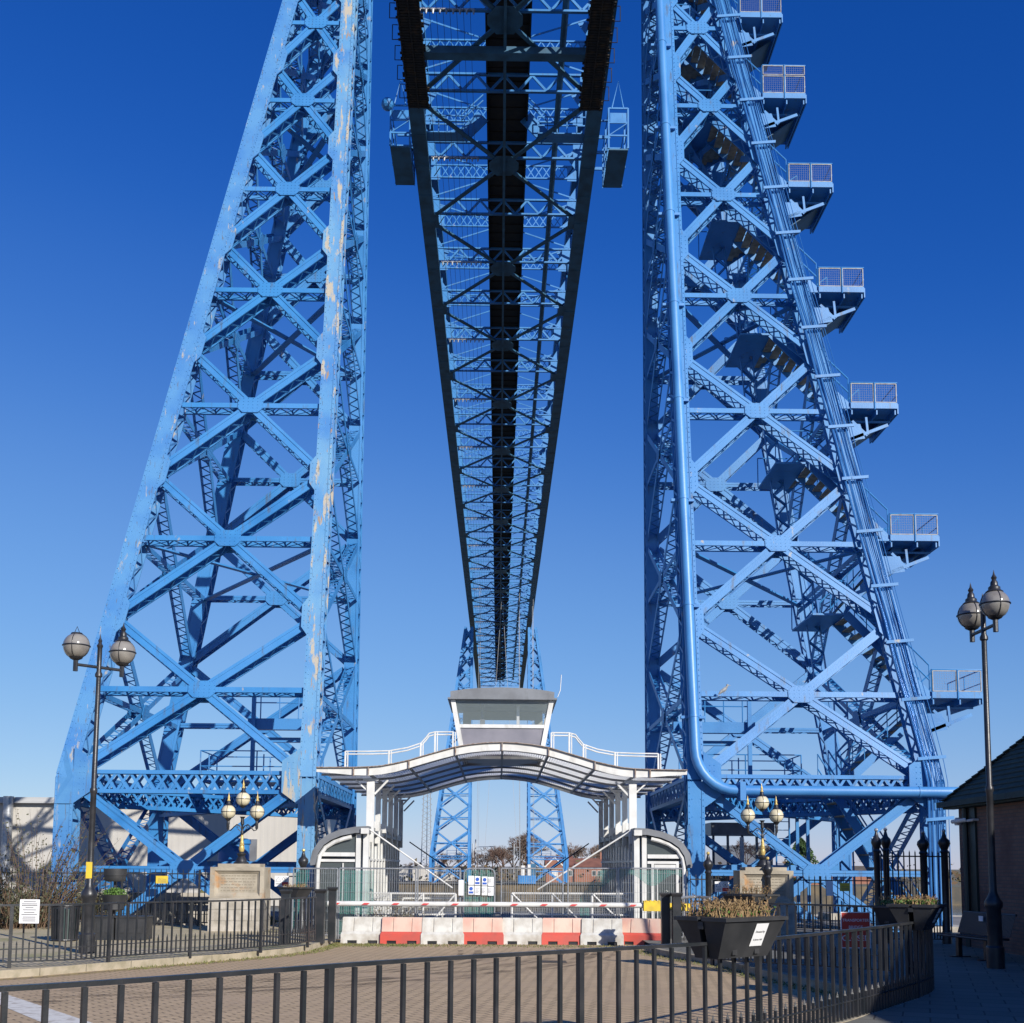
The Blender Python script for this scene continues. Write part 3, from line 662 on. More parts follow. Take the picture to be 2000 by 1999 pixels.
for s in (-1, 1):
    mb = MB()
    mb.bar((s*2.8, 72.7, 49.5), (s*1.4, 72.7, 51), .12, .9, (0, 0, 1))
    mb.tube([(s*2.8, 72.2, 50.8), (s*1.4, 72.2, 52.2)], .05, 6); mb.tube([(s*2.8, 72.2, 50.4), (s*1.4, 72.2, 51.8)], .05, 6)
    mb.build('ramp_rail', blue, sp)
# ------------------------------------------------------------------ gate canopy with its control cabin
YF, YB = 30.6, 41.0
topc = [(618, 1500), (655, 1500), (691, 1500), (720, 1499), (745, 1497), (772, 1492), (799, 1486), (829, 1477), (859, 1468.5), (890, 1460), (920, 1455), (950, 1452), (981, 1451)]
botc = [(618, 1508), (655, 1511), (691, 1514.5), (720, 1515), (745, 1513), (772, 1508), (799, 1500.5), (829, 1491.5), (859, 1483), (890, 1475), (920, 1470), (950, 1467), (981, 1466)]
TC = [P(x, y, YF) for x, y in topc]; BC = [P(x, y, YF) for x, y in botc]; cx = TC[-1].x
TC = TC+[V((2*cx-p.x, p.y, p.z)) for p in reversed(TC[:-1])]; BC = BC+[V((2*cx-p.x, p.y, p.z)) for p in reversed(BC[:-1])]
cn = thing('entrance_canopy', 'white wave-shaped canopy arching over the bridge entrance gates', 'canopy', (cx, YF, 0))
for yy in (YF, YB):
    mb = MB()
    for i in range(len(TC)-1):
        a, b, c, d = BC[i], BC[i+1], TC[i+1], TC[i]
        mb.hexa([(a.x, yy, a.z), (b.x, yy, b.z), (b.x, yy+.03, b.z), (a.x, yy+.03, a.z), (d.x, yy, d.z), (c.x, yy, c.z), (c.x, yy+.03, c.z), (d.x, yy+.03, d.z)])
    mb.build('fascia_beam', white, cn)
mb = MB()
for i in range(len(TC)-1):
    a, b = TC[i], TC[i+1]; mb.bar((a.x, YF-.02, a.z+.012), (b.x, YF-.02, b.z+.012), .1, .02)
for i in (2, 3, 6, 9, 12, 15, 18, 21, 22): mb.box(TC[i].x-.015, TC[i].x+.015, YF-.06, YF-.002, BC[i].z-.02, TC[i].z)
mb.build('fascia_edge', mat('rusty_edge', (.22, .15, .11), .8, 0, (.35, .32, .3), 12), cn)
# underside sheet of many narrow corrugations
mb = MB(); NC = 150
def zc(x, C_):
    for i in range(len(C_)-1):
        if C_[i].x <= x <= C_[i+1].x: f_ = (x-C_[i].x)/(C_[i+1].x-C_[i].x); f_ = f_; return C_[i].z*(1-f_)+C_[i+1].z*f_
    return C_[0].z
X0, X1 = TC[0].x, TC[-1].x
for k in range(NC):
    xa, xb = X0+(X1-X0)*k/NC, X0+(X1-X0)*(k+.5)/NC; za, zb_ = zc(xa, TC), zc(xb, TC); xc_ = X0+(X1-X0)*(k+1)/NC; z_ = zc(xc_, TC)
    mb.quad((xa, YF+.03, za-.035), (xb, YF+.03, zb_-.035), (xb, YB, zb_-.035), (xa, YB, za-.035)); mb.quad((xb, YF+.03, zb_-.035), (xb, YF+.03, zb_-.07), (xb, YB, zb_-.07), (xb, YB, zb_-.035))
    mb.quad((xb, YF+.03, zb_-.07), (xc_, YF+.03, z_-.07), (xc_, YB, z_-.07), (xb, YB, zb_-.07)); mb.quad((xc_, YF+.03, z_-.07), (xc_, YF+.03, z_-.035), (xc_, YB, z_-.035), (xc_, YB, z_-.07))
mb.build('perforated_ceiling', perf, cn)
nrib = 5
for j in range(nrib+1):
    y = YF+.9+(YB-YF-1.2)*j/nrib; mb = MB()
    for i in range(len(TC)-1):
        a, b = TC[i], TC[i+1]; mb.bar((a.x, y, a.z-.11), (b.x, y, b.z-.11), .03, .06)
    mb.build('ceiling_rib', ogrey, cn)
mb = MB()
for i in (3, 6, 9, 12, 15, 18, 21):
    mb.bar((TC[i].x, YF+.1, TC[i].z-.17), (TC[i].x, YB-.1, TC[i].z-.17), .05, .06)
each(mb, 'ceiling_beam', ogrey, cn)
xcol = (P(724, 1560, 30.95).x-cx)
for s in (-1, 1):
    for j in range(6):
        y = YF+.35+j*1.93; x = cx+s*abs(xcol); z1 = zc(x, BC)-.12; mb = MB()
        hw_ = .1 if j == 0 else .07; mb.box(x-hw_, x-hw_+.015, y-.07, y+.07, 2.4, z1); mb.box(x+hw_-.015, x+hw_, y-.07, y+.07, 2.4, z1); mb.box(x-hw_+.015, x+hw_-.015, y-.072, y-.055, 2.4, z1); mb.box(x-hw_+.015, x+hw_-.015, y+.055, y+.072, 2.4, z1)
        mb.box(x-.2, x+.2, y-.1, y+.1, z1, z1+.05); mb.bar((x-s*.1, y, z1-.35), (x-s*.45, y, z1+.02), .05, .05, (0, 1, 0)); mb.bar((x+s*.1, y, z1-.25), (x+s*.4, y, z1+.02), .04, .05, (0, 1, 0))
        mb.build('column', white, cn)
    rp = [(675, 1468), (720, 1468), (760, 1467), (795, 1461), (822, 1452), (832, 1441), (838, 1433), (850, 1430), (885, 1430)]
    for dz, nm in ((0, 'handrail'), (-.075, 'handrail')):
        q = [P(x, y, 31.2) for x, y in rp]; q = [V((cx+s*abs(p.x-cx), p.y, p.z+dz)) for p in q]
        mb = MB(); mb.tube(q, .02, 8)
        if dz == 0:
            for k in (0, 2, 4, 7, 8):
                mb.box(q[k].x-.022, q[k].x+.022, q[k].y-.03, q[k].y+.03, zc(q[k].x, TC), q[k].z); mb.box(q[k].x+.05, q[k].x+.075, q[k].y-.03, q[k].y+.03, zc(q[k].x, TC), q[k].z)
        mb.build('handrail', white, cn)
    # floodlights on the column row
    mb = MB()
    for j in range(4):
        y = 32+j*1.9; x = cx+s*3.42; mb.box(x-.13, x+.1, y-.08, y+.12, 2.72, 2.98)
    each(mb, 'floodlight', white, cn)
cbn = thing('control_cabin', 'grey and white control cabin with wide window on top of the canopy', 'cabin', (cx, 33.5, 4.9))
yb0 = 33.3; bl = P(905, 1458, yb0); tl_ = P(882, 1370, yb0); xb, xt = abs(bl.x-cx)+.06, abs(tl_.x-cx)+.02; zb0, zt0 = 4.85, P(980, 1368, yb0).z; zm = P(900, 1418.5, yb0).z
def fr(z): f_ = (z-zb0)/(zt0-zb0); return xb+(xt-xb)*f_
mb = MB()
for s in (-1, 1):
    for y in (yb0, yb0+2.6): mb.bar((cx+s*(fr(zb0)-.06), y, zb0), (cx+s*(fr(zt0)-.06), y, zt0), .13, .1, (0, 1, 0))
mb.box(cx-fr(zm)+.12, cx+fr(zm)-.12, yb0-.04, yb0+.04, zm-.05, zm+.05); mb.box(cx-fr(zb0)+.1, cx+fr(zb0)-.1, yb0-.03, yb0+.03, zb0-.02, zb0+.06)
each(mb, 'cabin_frame', white, cbn)
mb = MB(); mb.quad((cx-fr(zb0)+.1, yb0, zb0), (cx+fr(zb0)-.1, yb0, zb0), (cx+fr(zm)-.1, yb0, zm-.05), (cx-fr(zm)+.1, yb0, zm-.05))
for s in (-1, 1): mb.quad((cx+s*(fr(zb0)-.06), yb0+.05, zb0), (cx+s*(fr(zb0)-.06), yb0+2.6, zb0), (cx+s*(fr(zm)-.06), yb0+2.6, zm), (cx+s*(fr(zm)-.06), yb0+.05, zm))
mb.quad((cx-fr(zb0), yb0+2.6, zb0), (cx+fr(zb0), yb0+2.6, zb0), (cx+fr(zm), yb0+2.6, zm), (cx-fr(zm), yb0+2.6, zm)); mb.box(cx-xb, cx+xb, yb0+.05, yb0+2.55, zb0, zb0+.05)
mb.build('lower_panel', panel, cbn)
mb = MB(); mb.quad((cx-fr(zm)+.1, yb0, zm+.05), (cx+fr(zm)-.1, yb0, zm+.05), (cx+fr(zt0)-.12, yb0, zt0), (cx-fr(zt0)+.12, yb0, zt0)); mb.build('window', gwin2, cbn)
mb = MB()
for s in (-1, 1): mb.quad((cx+s*(fr(zm)-.06), yb0+.05, zm), (cx+s*(fr(zm)-.06), yb0+2.6, zm), (cx+s*(fr(zt0)-.06), yb0+2.6, zt0), (cx+s*(fr(zt0)-.06), yb0+.05, zt0))
mb.build('side_window', gwin2, cbn)
mb = MB(); wz = zm+.5; mb.box(cx-1.2, cx+1.25, yb0+2.55, yb0+2.6, wz, zt0); mb.box(cx-1.2, cx-.95, yb0+2.55, yb0+2.6, zm, wz); mb.box(cx+1.0, cx+1.25, yb0+2.55, yb0+2.6, zm, wz); mb.build('back_wall', mat('cream_lining', (.42, .42, .36), .7), cbn)
mb = MB(); mb.box(cx+.42, cx+.5, yb0+.5, yb0+.56, zm+.12, zt0-.08); mb.build('strip_lamp', whitesign, cbn); mb = MB(); mb.box(cx-.62, cx-.55, yb0+.7, yb0+.76, zm+.3, zt0-.02); mb.box(cx-.64, cx-.5, yb0+.4, yb0+.7, zm+.05, zm+.25); mb.box(cx-1.0, cx+1.0, yb0+.3, yb0+.9, zm-.02, zm+.03); mb.build('control_desk', ogrey, cbn)
mb = MB(); RP = [(-1.0, 0), (-1.0, .05), (-.95, .055), (-.95, .24), (-.7, .31), (-.4, .355), (0, .375), (.4, .355), (.7, .31), (.95, .24), (.95, .055), (1.0, .05), (1.0, 0)]
hw = P(1088, 1362, yb0-.15).x-cx; mb.prism([(cx+x*hw, yb0-.18, zt0+z*.92) for x, z in RP], (0, 3.1, 0)); mb.build('cabin_roof', ogrey, cbn)
mb = MB(); mb.tube([(cx+hw+.02, yb0, zt0+.1), (cx+hw+.1, yb0, zt0+.3), (cx+hw+.13, yb0, zt0+.75)], .012, 5); mb.build('aerial', white, cbn)
# ------------------------------------------------------------------ pavilions either side of the gates
def pavilion(s, label):
    xi = cx-3.52*-1 if False else cx+s*3.52; xo_ = cx+s*4.9; y0, y1 = 30.35, 41.0
    X = lambda d: cx+s*d
    t = thing('gate_pavilion', label, 'pavilion', (cx+s*4.2, y0, 0), 'waiting pavilions beside the gates')
    prof = [(3.42, 2.80), (3.75, 2.78), (4.15, 2.70), (4.45, 2.58), (4.68, 2.40), (4.84, 2.15), (4.90, 1.86), (4.88, 1.78)]
    inn = [(4.76, 1.80), (4.70, 2.08), (4.56, 2.30), (4.36, 2.44), (4.1, 2.55), (3.75, 2.62), (3.42, 2.62)]
    mb = MB(); poly = prof+inn
    for i in range(7):
        a, b = prof[i], prof[i+1]; d, c = (inn+[])[6-i], inn[6-i-1] if i < 6 else inn[0]
        for (ya, yb_) in ((y0-.18, y1),):
            q = [(X(d[0]), d[1]), (X(c[0]), c[1]), (X(b[0]), b[1]), (X(a[0]), a[1])]
            mb.hexa([(x, ya, z) for x, z in q]+[(x, yb_, z) for x, z in q])
    mb.build('curved_roof', ogrey, t, False)
    mb = MB(); arc = [(4.70, 0.0), (4.70, 1.75), (4.66, 2.02), (4.52, 2.24), (4.3, 2.38), (4.05, 2.47), (3.85, 2.52)]
    mb.tube([(X(a), y0-.1, z) for a, z in arc], .055, 8)
    mb.box(*sorted((X(3.62), X(3.74))), y0-.06, y0+.04, 0, 2.6); mb.box(*sorted((X(3.42), X(3.56))), y0-.03, y0+.1, 0, 2.6)
    mb.box(*sorted((X(3.76), X(4.64))), y0-.09, y0, 2.02, 2.12); mb.box(*sorted((X(3.76), X(4.64))), y0-.05, y0, 1.88, 1.95)
    if s > 0:
        for a, b in ((3.86, 3.93), (4.5, 4.57)): mb.box(X(a), X(b), y0-.05, y0-.004, .1, 1.88)
        mb.box(X(3.94), X(4.49), y0-.05, y0-.004, 1.74, 1.86); mb.box(X(3.94), X(4.49), y0-.05, y0-.004, .1, .3); mb.box(X(4.0), X(4.03), y0-.05, y0-.004, .3, 1.74)
    else: mb.box(X(4.05), X(4.08), y0-.05, y0-.004, .75, 1.85)
    mb.build('front_frame', white, t)
    mb = MB(); mb.quad((X(3.75), y0-.002, .1), (X(4.64), y0-.002, .1), (X(4.64), y0-.002, 1.88), (X(3.75), y0-.002, 1.88))
    mb.quad((X(3.75), y0-.002, 2.12), (X(4.62), y0-.002, 2.12), (X(4.4), y0-.002, 2.36), (X(3.75), y0-.002, 2.55)); mb.build('front_glass', gwin, t)
    mb = MB()
    for k in range(13):
        y = y0+.12+k*.84
        if y < y1: mb.box(*sorted((X(3.485), X(3.535))), y-.05, y+.05, 0.12, 2.62)
    mr_ = MB()
    for z in (.9, 1.95): mr_.box(*sorted((X(3.495), X(3.53))), y0+.1, y1, z-.03, z+.03)
    each(mr_, 'transom', white, t)
    each(mb, 'mullion', white, t)
    mb = MB(); mb.box(*sorted((X(3.54), X(3.55))), y0+.1, y1, .1, 2.6); mb.build('side_glass', gwin, t)
    mb = MB(); mb.box(*sorted((X(4.76), X(4.8))), y0, y1, 0, 1.85); mb.box(*sorted((X(3.42), X(3.52))), y0+.1, y1, 0, .12); mb.build('outer_wall', ogrey, t)
    mb = MB(); mb.box(*sorted((X(3.4), X(3.6))), y0-.25, y0-.12, 2.6, 2.74); mb.build('bracket', white, t)
    return t
pavilion(-1, 'left glazed gate pavilion with curved grey roof and green-tinted front glass')
pavilion(1, 'right glazed gate pavilion with curved grey roof and white framed door')
rods = [((717, 1617, 30.5), (884, 1735, 30.6), .022), ((1232, 1623, 30.5), (1050, 1738, 30.6), .022)]
for (a, b, r_), lb_ in zip(rods, ('white slanting stay rod from the left pavilion to the gate', 'white slanting stay rod from the right pavilion to the gate')):
    tag(MB().tube([P(*a), P(*b)], r_, 8).build('stay_rod', white), lb_, 'stay rod')
rods = [((800, 1645, 40.9), (915, 1725, 42), .02), ((1150, 1648, 40.9), (1060, 1710, 42), .02)]
for (a, b, r_), lb_ in zip(rods, ('dark stay rod behind, from the back of the left pavilion', 'dark stay rod behind, from the back of the right pavilion')):
    tag(MB().tube([P(*a), P(*b)], r_, 8).build('stay_rod', black), lb_, 'stay rod')
# ------------------------------------------------------------------ mesh gates behind the fencing
for k, (pa, pb, lb_) in enumerate(((700, 890, 'white mesh vehicle gate leaf behind the fencing, left half'), (1000, 1235, 'white mesh vehicle gate leaf behind the fencing, right half'))):
    Yg = 30.7; a = P(pa, 1745, Yg); b = P(pb, 1745, Yg); zt = a.z; t = thing('mesh_gate', lb_, 'gate', (a.x, Yg, 0), 'white vehicle gates')
    mb = MB()
    for z in (.08, zt/2, zt): mb.tube([(a.x, Yg, z), (b.x, Yg, z)], .025, 6)
    n = 3
    for i in range(n+1): x = a.x+(b.x-a.x)*i/n; mb.tube([(x, Yg, .02), (x, Yg, zt)], .03, 6)
    for i in range(n):
        xa, xb_ = a.x+(b.x-a.x)*i/n, a.x+(b.x-a.x)*(i+1)/n
        if k == 0: xa, xb_ = xb_, xa
        mb.tube([(xa, Yg-.03, zt), (xb_, Yg-.03, .08)], .022, 6)
    mb.build('gate_frame', white, t); mb = MB()
    x = a.x
    while x < b.x: mb.box(x, x+.006, Yg-.003, Yg+.003, .08, zt); x += .06
    z = .1
    while z < zt: mb.box(a.x, b.x, Yg-.003, Yg+.003, z, z+.006); z += .06
    mb.build('gate_mesh', galv, t)
# gangway rails and deck on the apron behind the gate
t = thing('gangway_rail', 'low white handrails on the landing ramp behind the left gate leaf', 'handrail', (-1.5, 36, 0)); mb = MB()
for z in (.25, .5, .75): mb.tube([(-2.9, 36, z+.05), (-.6, 38.5, z)], .03, 6)
for k in range(5): mb.tube([(-2.9+k*.575, 36+k*.625, 0), (-2.9+k*.575, 36+k*.625, .8)], .03, 6)
mb.build('rail', white, t)
# ------------------------------------------------------------------ temporary mesh fencing
YH = 28.6
def heras(pa, pb, label, netc=None, rounded=False, dy=0.):
    a = P(pa, 1693+ (dy*0), YH+dy); b = P(pb, 1695, YH+dy); zt = P((pa+pb)/2, 1695, YH+dy).z-.02
    t = thing('mesh_fence_panel', label, 'fence panel', (a.x, YH+dy, 0), 'temporary mesh fence panels'); mb = MB(); y = YH+dy
    e = .12 if rounded else .02
    xa, xb_ = a.x+.02, b.x-.02
    mb.tube([(xa, y, .02), (xa, y, zt-e), (xa+e*.3, y, zt-e*.3), (xa+e, y, zt), (xb_-e, y, zt), (xb_-e*.3, y, zt-e*.3), (xb_, y, zt-e), (xb_, y, .02)], .02, 8); mb.tube([(xa, y, .12), (xb_, y, .12)], .016, 6)
    mb.build('frame', galv, t, True); mb = MB(); x = xa+.06
    while x < xb_-.03: mb.box(x, x+.0075, y-.003, y+.003, .12, zt); x += .055
    for i in range(7): z = .12+(zt-.12)*(i+.5)/7; mb.box(xa, xb_, y-.003, y+.003, z, z+.005)
    mb.build('wire_mesh', galv, t)
    if netc:
        mb = MB(); n = 24
        for i in range(n):
            x0_, x1_ = [xa+(xb_-xa)*(netc[0]+(netc[1]-netc[0])*(i+k)/n) for k in (0, 1)]
            f0, f1 = netc[2](i/n), netc[2]((i+1)/n); g0, g1 = netc[3](i/n), netc[3]((i+1)/n)
            yy0, yy1 = y+.03+.02*math.sin(i*1.3), y+.03+.02*math.sin(i*1.3+1.3)
            mb.quad((x0_, yy0, zt*g0), (x1_, yy1, zt*g1), (x1_, yy1, zt*f1), (x0_, yy0, zt*f0))
        mb.build('green_netting', net, t)
    return t
heras(572, 661, 'leftmost mesh fence panel beside the left pavilion, green netting at its end', (0, .35, lambda u: 1-.02, lambda u: .1+.75*u))
heras(662, 814, 'mesh fence panel across the left pavilion, just right of the narrow end panel', (0, .45, lambda u: .97, lambda u: .08))
heras(815, 901, 'mesh fence panel between the left pavilion and the round-cornered gate panel')
hg = heras(905, 968, 'round-cornered mesh gate panel with green netting and safety notices', (0, 1, lambda u: .985, lambda u: .08), True, -.05)
heras(978, 1101, 'mesh fence panel immediately right of the gate panel, under the canopy centre')
heras(1108, 1206, 'mesh fence panel second from the right with torn green netting', (.25, 1, lambda u: .6+.4*min(1, u*1.7), lambda u: .5*(1-u)+.9*u if u > .25 else .08))
heras(1207, 1335, 'rightmost mesh fence panel in front of the right pavilion door', (0, 1, lambda u: .985, lambda u: .84+.08*math.sin(u*9)))
mb = MB(); mo = MB(); k = 0
for r_ in range(2):
    for c_ in range(4):
        x = P(915+c_*12.2+(2 if c_ > 1 else 0), 1700, YH-.1).x; z = P(915, 1711+r_*19, YH-.1).z-c_*.008; mb.box(x, x+.135, YH-.095, YH-.085, z-.215, z)
        if (r_, c_) in ((0, 1), (0, 2), (1, 0)): mo.lathe((0, 0, 0), [(.001, 0)], 3) if False else mo.tube([(x+.0675, YH-.097, z-.075), (x+.0675, YH-.1, z-.075)], .045, 14); mo.box(x+.015, x+.12, YH-.1, YH-.097, z-.19, z-.14)
nb = mb.build('safety_notice', whitesign, hg); mo.build('pictogram', inkb, nb)
mo = MB()
for r_, c_ in ((0, 3), (1, 1), (1, 2), (1, 3)):
    x = P(915+c_*12.2, 1700, YH-.1).x; z = P(915, 1711+r_*19, YH-.1).z
    for q in range(4): mo.box(x+.02, x+.11-.02*(q % 2), YH-.1, YH-.097, z-.08-q*.03, z-.072-q*.03)
mo.build('small_print', ink, nb)
a = P(904, 1733, YH); tag(MB().box(a.x-.1, a.x+.02, YH-.1, YH-.09, a.z-.2, a.z+.17).build('notice', whitesign), 'small white notice hung just left of the gate panel', 'notice')
for px, lb_ in ((905, 'grey concrete fence foot below the left side of the gate panel'), (975, 'grey concrete fence foot below the right side of the gate panel'), (1104, 'grey concrete fence foot right of the canopy centre'), (815, 'grey concrete fence foot left of the gate panel')):
    x = P(px, 1800, YH).x; tag(MB().box(x-.1, x+.1, YH-.3, YH+.3, 0.005, .13).build('fence_foot', conc), lb_, 'fence foot', 'fence feet')
# ------------------------------------------------------------------ boom barrier and plastic road barriers
t = thing('boom_barrier', 'white boom with small red flashes and yellow mount closing the road', 'boom barrier', (3.9, 28.05, 0))
yb_ = 28.05; zb_ = P(950, 1767, yb_).z; xa, xb_ = P(640, 1767, yb_).x, P(1258, 1767, yb_).x
mb = MB().tube([(xa, yb_, zb_), (xb_, yb_, zb_)], .062, 14); bo = mb.build('boom_arm', white, t, True)
mb = MB(); k = 0; x = P(657, 1767, yb_).x
while x < xb_-.2:
    mb.prism([(x-.1, yb_-.066, zb_-.022), (x+.04, yb_-.066, zb_-.022), (x+.1, yb_-.066, zb_+.022), (x-.04, yb_-.066, zb_+.022)], (0, -.006, 0)); x += .702
each(mb, 'red_flash', redmark, bo)
mb = MB(); mb.box(xb_-.02, xb_+.42, yb_-.12, yb_+.12, zb_-.13, zb_+.11); mb.box(xb_+.42, xb_+.78, yb_-.08, yb_+.08, zb_-.09, zb_+.06); mb.box(xb_+.86, xb_+1.08, yb_-.09, yb_+.09, zb_-.12, zb_+.05)
for k in range(4): mb.box(xb_+.02+k*.1, xb_+.05+k*.1, yb_-.13, yb_-.1, zb_+.09, zb_+.13)
mb.build('boom_mount', yellow, t); mb = MB().box(xb_+.5, xb_+.66, yb_-.1, yb_+.1, 0, zb_-.09); mb.build('boom_post', black, t)
def barrier(lower, upper):
    t = thing('road_barrier', 'x', 'road barrier'); W = .5
    def prof(z): return .20 if z <= .22 else .20-(z-.22)*.8 if z < .29 else .145-(z-.29)*.2
    lo = MB()
    for a, b in ((-.5, -.34), (-.13, .13), (.34, .5)): lo.box(a+.004, b-.004, -.2, .2, 0, .075)
    lo.box(-W+.004, W-.004, -.2, .2, .075, .22)
    lo.hexa([(-W+.004, -.2, .22), (W-.004, -.2, .22), (W-.004, .2, .22), (-W+.004, .2, .22), (-W+.03, -.145, .275), (W-.03, -.145, .275), (W-.03, .145, .275), (-W+.03, .145, .275)])
    u = MB(); u.hexa([(-W+.03, -.125, .275), (W-.03, -.125, .275), (W-.03, .125, .275), (-W+.03, .125, .275), (-W+.045, -.07, .6), (W-.045, -.07, .6), (W-.045, .07, .6), (-W+.045, .07, .6)])
    for s in (-1, 1):
        y = lambda z: s*(prof(z)+.012 if z < .3 else .145-(z-.29)*.19+.004)
        for a, b in ((-.47, -.23), (-.2, .2), (.23, .47)): u.hexa([(a, s*.146, .276), (b, s*.146, .276), (b, s*.1, .276), (a, s*.1, .276), (a+.005, s*.09, .585), (b-.005, s*.09, .585), (b-.005, s*.05, .585), (a+.005, s*.05, .585)])
    lo.build('lower_body', lower, t); u.build('upper_body', upper, t)
    sl_ = MB()
    for a, b in ((-.34, -.13), (.13, .34)): sl_.box(a, b, -.17, .17, .005, .07)
    each(sl_, 'fork_slot', black, t); return t
bw_ = barrier(whitep, whitep); brd = barrier(redp, pinkp)
desc = ['white plastic road barrier at the left end of the row', 'red plastic road barrier second in the row, sun-faded on top', 'white plastic road barrier between the two leftmost red ones',
        'red plastic road barrier just left of the middle of the row', 'white plastic road barrier below the round-cornered gate panel', 'red plastic road barrier third red one from the left',
        'white plastic road barrier crossed by the slanting railing shadow', 'red plastic road barrier turned askew at the right end']
pxs = [(670, 747), (748, 825), (826, 903), (904, 980), (981, 1059), (1060, 1137), (1138, 1213), (1214, 1290)]
for i, ((a, b), d_) in enumerate(zip(pxs, desc)):
    g = G((a+b)/2, 1843+(i > 5), 0); Yb = 27.5; x = g.x*Yb/g.y if g.y else 0
    src = bw_ if i % 2 == 0 else brd; o = src if i < 2 else copy_tree(src)
    o.location = (x, Yb+random.uniform(-.07, .07)+(.05 if i == 7 else 0), .005); o.rotation_euler = (0, 0, R([2, -2.5, 1.8, -1, .8, 1.6, -4, -17][i])); o['label'] = d_; o['group'] = 'plastic road barriers'
# ------------------------------------------------------------------ railings
def railing(name, label, path, zb, ht, step, dog=.42, post=9, m=greenblack, spike=False, bw=.024, spacing_low=True, group=None, rail=.03, z_low=.1):
    pts = catmull(path, step); t = thing(name, label, 'railing', (pts[0].x, pts[0].y, 0), group)
    zt = zb+ht
    for nm_, (q, z, w_, h_) in zip(('top_rail', 'bottom_rail', 'middle_rail'), ((pts, zt-(.09 if spike else 0), rail*1.7, rail), (pts, zb+z_low, rail*1.2, rail*.8)) + (((pts, zb+dog-.1, rail*1.0, rail*.5),) if dog else ())):
        mb = MB()
        for a, b in zip(q, q[1:]): mb.bar((a.x, a.y, z), (b.x, b.y, z), w_, h_)
        mb.build(nm_, m, t)
    mb = MB(); pm = MB()
    for i, p in enumerate(pts):
        d = (pts[min(i+1, len(pts)-1)]-pts[max(i-1, 0)]).normalized()
        if i % post == post//2:
            pm.bar((p.x, p.y, zb-.02), (p.x, p.y, zt+(.0 if not spike else .02)), .05, .05, d)
        else:
            mb.bar((p.x, p.y, zb+z_low), (p.x, p.y, zt-(.02 if not spike else -.0)), bw, bw, d)
            if spike: mb.tube([(p.x, p.y, zt), (p.x, p.y, zt+.05)], [bw*.6, .002], 4)
        if dog and i+1 < len(pts):
            m_ = (p+pts[i+1])/2; mb.bar((m_.x, m_.y, zb+z_low), (m_.x, m_.y, zb+dog-.03), bw*.85, bw*.85, d); mb.tube([(m_.x, m_.y, zb+dog-.03), (m_.x, m_.y, zb+dog+.03)], [bw*.6, .002], 4)
    mb.build('railing_bar', m, t); each(pm, 'post', m, t); return t
nearp = [(-12, .3, 0), (-7.2, 3.4, 0), (-4.5, 5.4, 0), (-2.77, 6.68, 0), (-1.89, 7.5, 0), (-.66, 8.8, 0), (1.15, 10.3, 0), (2.4, 11.4, 0), (3.92, 13.3, 0), (5.13, 15.0, 0), (5.95, 16.3, 0), (6.3, 17.3, 0), (6.25, 18.2, 0)]
railing('road_railing', 'long black railing curving across the foreground and round to the right', nearp, 0, 1.1, .225, .42, 11, bw=.031, rail=.03)
railing('road_railing', 'black railing behind, left of the red closed sign, on the right island', [(6.15, 18.45, 0), (5.26, 19.3, 0), (4.6, 19.8, 0), (3.95, 20.4, 0), (3.5, 21.1, 0)], .12, 1.08, .15, .42, 9, bw=.026)
leftp = [(-16, 14.7, 0), (-12.0, 16.7, 0), (-9.5, 18.2, 0)]+[G(x, y, .12) for x, y in ((110, 1888), (232, 1879), (342, 1871), (434, 1866), (513, 1859), (580, 1852), (618, 1846))]
leftp = [(p[0], p[1], 0) for p in leftp]
railing('road_railing', 'black curved railing on the left pavement beside the kerb', leftp, .12, 1.0, .19, .40, 9, bw=.026)
railing('spiked_railing', 'tall black spiked railing behind the left pavement and its bushes', [(-15.5, 32.3, 0), (-7.6, 32.3, 0)], .12, 1.5, .15, .42, 14, spike=True, bw=.02)
railing('spiked_railing', 'short black spiked railing between the left stone plinth and the pavilion', [(-5.75, 32.3, 0), (-5.0, 32.3, 0)], .12, 1.45, .15, .42, 14, spike=True, bw=.02)
railing('spiked_railing', 'black spiked railing between right pavilion and right stone plinth', [(5.15, 31.6, 0), (6.1, 31.6, 0)], .12, 1.45, .15, .42, 14, spike=True, bw=.02)
railing('spiked_railing', 'black spiked railing right of the right stone plinth below the tower', [(7.6, 31.6, 0), (9.4, 30.6, 0), (11, 30.6, 0)], .12, 1.45, .15, .42, 14, spike=True, bw=.02)
railing('spiked_railing', 'very tall black spiked gate railing beside the brick building', [(8.7, 26.7, 0), (10.3, 26.7, 0)], .12, 2.05, .13, .5, 40, spike=True, bw=.024)
railing('spiked_railing', 'low black spiked railing at the foot of the left tower', [(-13.5, 34.6, 0), (-8.3, 34.6, 0)], .0, .75, .13, None, 14, spike=True, bw=.018)
railing('quay_railing', 'black railing along the quay edge behind the gates', [(-5.6, 44.4, 0), (5.6, 44.4, 0)], 0, 1.1, .15, None, 14, bw=.02)
